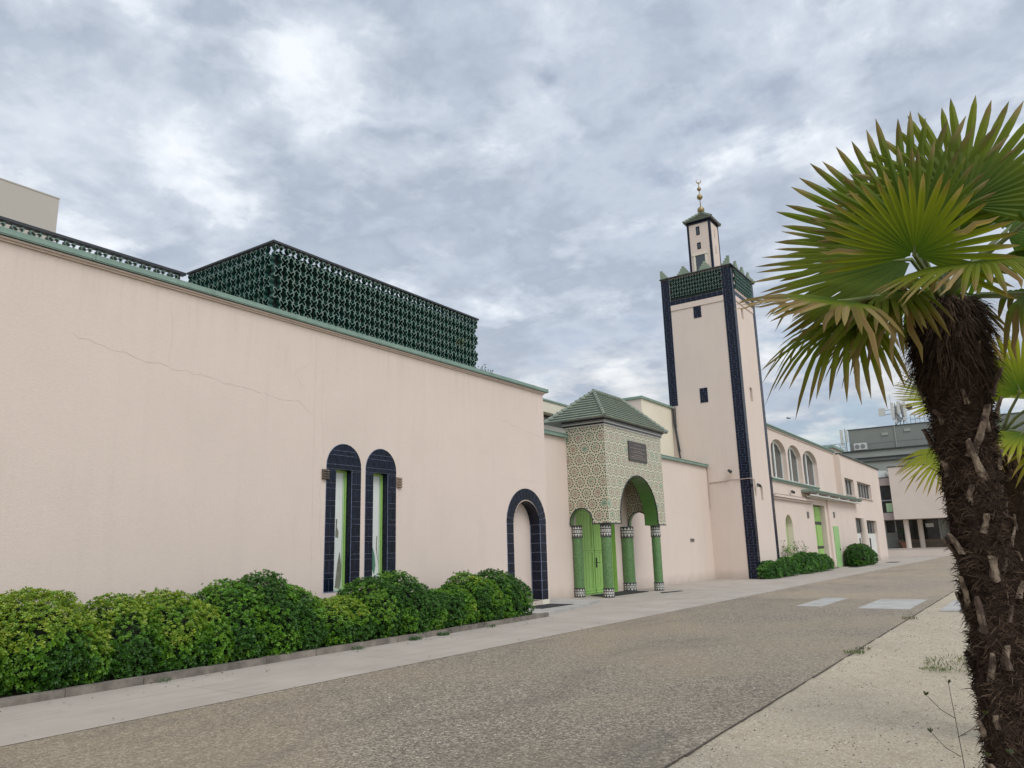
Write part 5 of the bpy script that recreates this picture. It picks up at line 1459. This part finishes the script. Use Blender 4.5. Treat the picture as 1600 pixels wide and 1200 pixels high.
p1 = palm(-.228, 4.03, .096, 2.66, 'near fan palm with thick dark hairy trunk on the right edge of the road', 5, nf=26000, nboot=90, flare=.042)
CR = (-.235, 4.02, 2.70)
cm = V((0, 0, 1.6))
def tocam(p, w=1., up=0., extra=(0, 0, 0)): return (cm - V(p)).normalized() * w + V((0, 0, up)) + V(extra)
FANS = [
 # centre, tip, R, facing, up, kwargs
 ((-.278, 3.514, 2.798), (-.20, 3.30, 3.04), .385, 1, .75, dict(nseg=28, spread=225, droop=.0, brown=.10, curl=-.06, tone=.62, asym=-.10, seed=11)),
 ((-.31, 3.72, 2.85), (-.93, 3.65, 2.93), .70, 1., .8, dict(nseg=30, spread=150, droop=.02, brown=.04, curl=.06, tone=.3, asym=.22, seed=12)),
 ((-.325, 3.911, 3.00), (-.53, 3.877, 3.55), .68, 1.2, .2, dict(nseg=32, spread=205, droop=.0, brown=.02, curl=.05, tone=.1, asym=.12, seed=13)),
 ((-.081, 3.875, 3.107), (.07, 3.969, 3.70), .60, 1.2, .1, dict(nseg=30, spread=215, droop=.0, brown=.0, curl=.05, tone=.35, asym=.10, seed=14)),
 ((.07, 4.341, 3.10), (.33, 4.76, 3.5), .60, 1., -.3, dict(nseg=30, spread=220, droop=.03, brown=.0, curl=.1, tone=-.4, seed=15)),
 ((-.05, 3.55, 2.73), (-.33, 3.16, 2.60), .44, .45, 1., dict(nseg=28, spread=200, droop=.16, brown=.20, curl=.10, tone=.6, seed=16)),
 ((-.552, 3.439, 2.630), (-.87, 3.02, 2.60), .50, .6, 1., dict(nseg=26, spread=165, droop=.12, brown=.85, bc=True, curl=.02, tone=.7, seed=17)),
 ((-.588, 3.781, 2.62), (-.95, 3.58, 2.50), .46, .5, 1., dict(nseg=28, spread=200, droop=.30, brown=.15, curl=.12, tone=.3, seed=18)),
 ((.10, 4.15, 2.70), (.62, 4.25, 2.66), .58, .5, 1., dict(nseg=30, spread=200, droop=.14, brown=.05, curl=.12, tone=.0, seed=19)),
 ((-.38, 4.40, 2.90), (-.55, 4.92, 2.86), .52, -.3, 1., dict(nseg=30, spread=210, droop=.16, brown=.05, curl=.2, tone=-.3, seed=21)),
 ((-.02, 4.425, 2.98), (.30, 5.0, 3.15), .58, -.3, 1., dict(nseg=30, spread=210, droop=.06, brown=.0, curl=.1, tone=-.4, seed=22)),
 ((.14, 3.78, 2.93), (.60, 3.72, 3.02), .56, .6, .8, dict(nseg=30, spread=190, droop=.06, brown=.05, curl=.12, tone=.3, seed=24)),
 ((-.20, 4.05, 3.00), (-.16, 4.10, 3.50), .50, 1., .0, dict(nseg=28, spread=150, droop=.0, brown=.0, curl=.02, tone=-.2, seed=25)),
 ((.10, 3.95, 2.66), (.45, 3.85, 2.56), .42, .4, .9, dict(nseg=26, spread=190, droop=.25, brown=.2, curl=.12, tone=.4, seed=26)),
 ((-.45, 3.90, 2.76), (-.85, 3.78, 2.70), .46, .3, 1., dict(nseg=28, spread=220, droop=.10, brown=.05, curl=.10, tone=.0, seed=28)),
 ((-.42, 3.74, 2.73), (-.70, 3.45, 2.64), .38, .4, 1., dict(nseg=26, spread=210, droop=.22, brown=.08, curl=.12, tone=.35, seed=29)),
 ((-.40, 3.80, 2.66), (-.70, 3.62, 2.50), .42, .1, 1., dict(nseg=24, spread=190, droop=.34, brown=.25, curl=.12, tone=.3, seed=35)),
 ((-.28, 3.80, 2.95), (-.45, 3.70, 3.30), .50, .9, .2, dict(nseg=28, spread=180, droop=.02, brown=.0, curl=.06, tone=-.1, seed=32)),
 ((-.42, 4.05, 2.86), (-.80, 3.95, 2.82), .55, .2, 1., dict(nseg=30, spread=220, droop=.08, brown=.02, curl=.10, tone=-.1, seed=27)),
]
for (c, tp, R, w, up, kw) in FANS: fan(p1, c, tp, tocam(c, w, up), R=R, crown=CR, **kw)

p2 = palm(-.15, 7.55, .16, 2.42, 'second fan palm standing directly behind the near one, yellow green fronds', 9, nf=9000, nboot=70)
C2 = (-.16, 7.55, 2.45)
r = random.Random(31)
F2 = [((-.48, 7.25, 2.74), (-.80, 7.08, 2.90), .46, .7, .6, .1), ((-.50, 7.08, 2.30), (-.85, 6.84, 2.16), .48, .6, .8, .9), ((.02, 7.3, 2.75), (-.03, 7.2, 3.25), .56, 1., .3, .1), ((.0, 7.1, 2.40), (-.2, 6.75, 2.25), .50, .5, 1, .6),
      ((-.15, 7.9, 2.85), (-.25, 7.95, 3.25), .5, .6, .7, .2), ((.3, 7.4, 2.6), (.8, 7.3, 2.65), .55, .6, .8, .4), ((.15, 7.9, 2.75), (.45, 8.3, 3.1), .55, .7, .5, .2), ((-.35, 7.5, 2.45), (-.72, 7.4, 2.15), .46, .4, .9, .7),
      ((.2, 7.15, 2.3), (.45, 6.8, 2.0), .5, .4, .9, .7), ((-.3, 8.0, 2.5), (-.6, 8.3, 2.2), .5, .2, 1, .6), ((.08, 7.22, 2.62), (.3, 6.9, 2.85), .5, .8, .7, .3)]
for i, (c, tp, R, w, up, dr_) in enumerate(F2):
    fan(p2, c, tp, tocam(c, w, up), R=R, crown=C2, nseg=26, spread=(105 if i == 0 else 135 if i == 1 else 200), droop=dr_ * .18, brown=.06, curl=.1, tone=1.15, gain=1.45, seed=40 + i)


# ------------------------------------------------------------------ weeds and a bird
def tuft(x, y, z, R, H, n, seed, label, cols, name='weed_tuft', cat='weed', flat=1.):
    r = random.Random(seed); b = MB(); b.c = []
    for _ in range(n):
        a = r.uniform(0, 2 * PI); rr = R * math.sqrt(r.random()); p = V((x + math.cos(a) * rr, y + math.sin(a) * rr * flat, z))
        d = V((r.gauss(0, .5), r.gauss(0, .5), 1)).normalized(); L = H * r.uniform(.4, 1.2); s_ = V((r.gauss(0, 1), r.gauss(0, 1), 0)).normalized() * .004 * (1 + H * 4)
        c = r.choice(cols); e = p + d * L + V((r.gauss(0, .2), r.gauss(0, .2), -.1)) * L; m_ = p + d * L * .55
        b.face([p - s_, m_ - s_, e, m_ + s_], LEAF, [c, c, c, c])
    return tag(b.build(name), label, cat)


PEB = [mat('pebble_tan', base=(.25, .19, .13), rough=.9), mat('pebble_pale', base=(.55, .50, .42), rough=.9), mat('pebble_brown', base=(.12, .085, .06), rough=.9), mat('pebble_dark', base=(.05, .045, .04), rough=.9)]
G1 = [(.06, .10, .02), (.10, .13, .03), (.16, .17, .06), (.05, .08, .02)]
tuft(-2.52, 12.5, 0, .14, .07, 120, 1, 'small green weed in the road edge joint, nearest of the two clumps', G1)
tuft(-2.50, 13.0, 0, .12, .06, 70, 2, 'darker weed in the road edge joint just past the green clump', [(.04, .05, .02), (.08, .08, .03)])
tuft(-2.50, 18.2, 0, .16, .10, 70, 3, 'brownish weed at the road edge near the concrete strips', [(.12, .10, .05), (.06, .08, .03)])
tuft(-1.05, 11.9, 0, .50, .08, 420, 4, 'patch of straggly grass on the sand left of the near palm trunk', G1 + [(.20, .17, .09), (.24, .20, .11)], 'grass_tuft', 'grass', 1.6)
tuft(-1.35, 11.3, 0, .18, .05, 140, 5, 'tiny bright green weed beside the straggly grass patch on the sand', [(.12, .17, .04), (.08, .12, .03)])
tuft(-1.1, 24.5, 0, .4, .10, 200, 6, 'distant low grass beside the pale slab in the sand', G1, 'grass_tuft', 'grass')
for i, (yy, n) in enumerate(((6.2, 60), (9.9, 60), (11.4, 160), (12.25, 200), (13.9, 60))):
    tuft(-10.12 - .02 * (yy - 6) / 3 + .03, yy, 0, .10, .09, n, 10 + i, ('tiny weed at the kerb foot under the second shrub from the left', 'tiny weed at the kerb foot under the yellow tufted shrub', 'leafy weed at the kerb foot under the wide domed shrub',
         'largest leafy weed at the kerb foot, between the wide dome and the small low shrub', 'faint weed at the kerb foot under the lighter lobed shrub')[i], [(.03, .09, .02), (.05, .12, .03)], flat=1.5)
b = MB(); r = random.Random(77)
for k in range(9000):
    y = 5.4 + 16 * r.random() ** 1.7; x = r.uniform(-2.5, -.3 + (y - 5) * .1); cl = noise.noise(V((x * 2.2, y * 2.2, 3)))
    if cl < r.uniform(-.25, .5): continue
    s_ = r.uniform(.003, .011) * (1 + (y - 5) * .04); p = V((x, y, -.012)); a = r.uniform(0, 6.28)
    q = [p + V((math.cos(a + j * 2.1) * s_ * r.uniform(.7, 1.3), math.sin(a + j * 2.1) * s_ * r.uniform(.7, 1.3), 0)) for j in range(3)]; t_ = p + V((r.uniform(-.3, .3) * s_, 0, s_ * r.uniform(.4, .9)))
    m_ = PEB[min(3, int(r.random() ** 1.3 * 4))]
    for j in range(3): b.face([q[j], q[(j + 1) % 3], t_], m_)
o = b.build('gravel'); o['kind'] = 'stuff'
b = MB(); b.c = []; r = random.Random(91)
for k in range(420):
    y = r.uniform(3.5, 34); x = -10.1 + abs(r.gauss(0, .35)) if r.random() < .6 and y < 17 else r.uniform(-11.8, -2.6) if r.random() < .6 else -8.05 + r.gauss(0, .12)
    if y < 17 and x < -10.08: continue
    a = r.uniform(0, 6.28); d = V((math.cos(a), math.sin(a), r.uniform(0, .35))); leafq(b, V((x, y, .014)), d.normalized(), V((r.gauss(0, .3), r.gauss(0, .3), 1)), r.uniform(.02, .05), r.uniform(.006, .013), r.choice([(.14, .09, .04), (.09, .06, .03), (.20, .15, .06), (.05, .04, .025), (.12, .13, .03)]))
o = b.build('leaf_litter'); o['kind'] = 'stuff'
# flowering stems in the foreground
def stalk(base, top, label, seed, n, R=.0035, flowers=1):
    r = random.Random(seed); t = thing('wild_flower', base, label, 'wild flower'); base = V(base); top = V(top); b = MB(); lf = MB(); lf.c = []; fb = MB(); fb.c = []
    P = [base.lerp(top, k / 10) + V((math.sin(k * .7 + seed) * .006, math.cos(k * .9) * .006, 0)) for k in range(11)]
    b.tube(P, [R * (1 - .07 * k) for k in range(11)], CORE2, 5)
    tips = [P[-1]]
    for k in range(n):
        f = .35 + .6 * k / n; q = base.lerp(top, f); L = r.uniform(.10, .2) * (1.15 - f * .5)
        s_ = 1 if k % 2 else -1
        d = (V((.83, .56, 0)) * s_ * r.uniform(.6, 1) + V((0, 0, r.uniform(.5, .9))) + V((0, r.uniform(-.3, .3), 0))).normalized()
        e = q + d * L; m_ = q + d * L * .5 + V((0, 0, -.012)); b.tube([q, m_, e], [R * .5, R * .42, R * .3], CORE2, 4); tips.append(e)
        leafq(lf, q, (V((.83, .56, 0)) * s_ + V((0, 0, .3))).normalized(), V((0, 0, 1)), .045, .004, (.035, .04, .015))
        if r.random() < .6: leafq(lf, m_, V((r.gauss(0, 1), r.gauss(0, 1), .5)).normalized(), V((0, 0, 1)), .02, .004, (.05, .05, .02))
    for i, e in enumerate(tips):
        for j in range(7):
            leafq(lf, e - V((0, 0, .004)), V((r.gauss(0, .7), r.gauss(0, .7), 1)).normalized(), V((r.gauss(0, 1), r.gauss(0, 1), 0)), .018, .004, (.05, .06, .02))
    b.build('stem', t); lf.build('leaves', t)
    for e in tips[1:1 + flowers]:
        for j in range(26):
            a = 2 * PI * j / 26; leafq(fb, e, V((math.cos(a), math.sin(a), r.uniform(.1, .7))).normalized(), V((0, 0, 1)), .017, .0035, (.62, .46, .03))
    if flowers: fb.build('blossom', t)
    return t
CORE2 = mat('dark_stem', base=(.045, .035, .02), rough=.8)
stalk((-.30, 2.92, 0), (-.36, 3.35, 1.085), 'tall thin branching weed stem rising in front of the sand left of the near palm', 3, 11, flowers=0)
stalk((-.33, 2.80, 0), (-.375, 3.0, .80), 'short weed stem with a yellow blossom beside the tall branching one', 5, 5, flowers=2)
stalk((-.20, 2.85, 0), (-.225, 2.95, .86), 'weed stem in front of the foot of the near palm trunk', 8, 6, flowers=1)
stalk((-.06, 2.75, 0), (-.105, 2.85, 1.04), 'dry thin weed stem crossing the near palm trunk at the photo edge', 9, 7, flowers=0)
# bird
b = MB()
pB = V((-15.0, 60.5, 11.2)); ux = V((.83, .56, 0))
b.tube([pB - ux * .22, pB - ux * .08, pB + ux * .06, pB + ux * .17], [.01, .045, .05, .012], BLACKM, 6)
for s_ in (-1, 1):
    q = V((-.56, .83, 0)) * s_ * .1
    b.face([pB + ux * .06, pB - ux * .06, pB - ux * .12 + q * 3 + V((0, 0, .14 * s_ + .02)), pB - ux * .02 + q * 2.6 + V((0, 0, .12 * s_ + .03))], BLACKM)
tag(b.build('bird'), 'tiny dark bird flying above the roofline right of the minaret', 'bird')
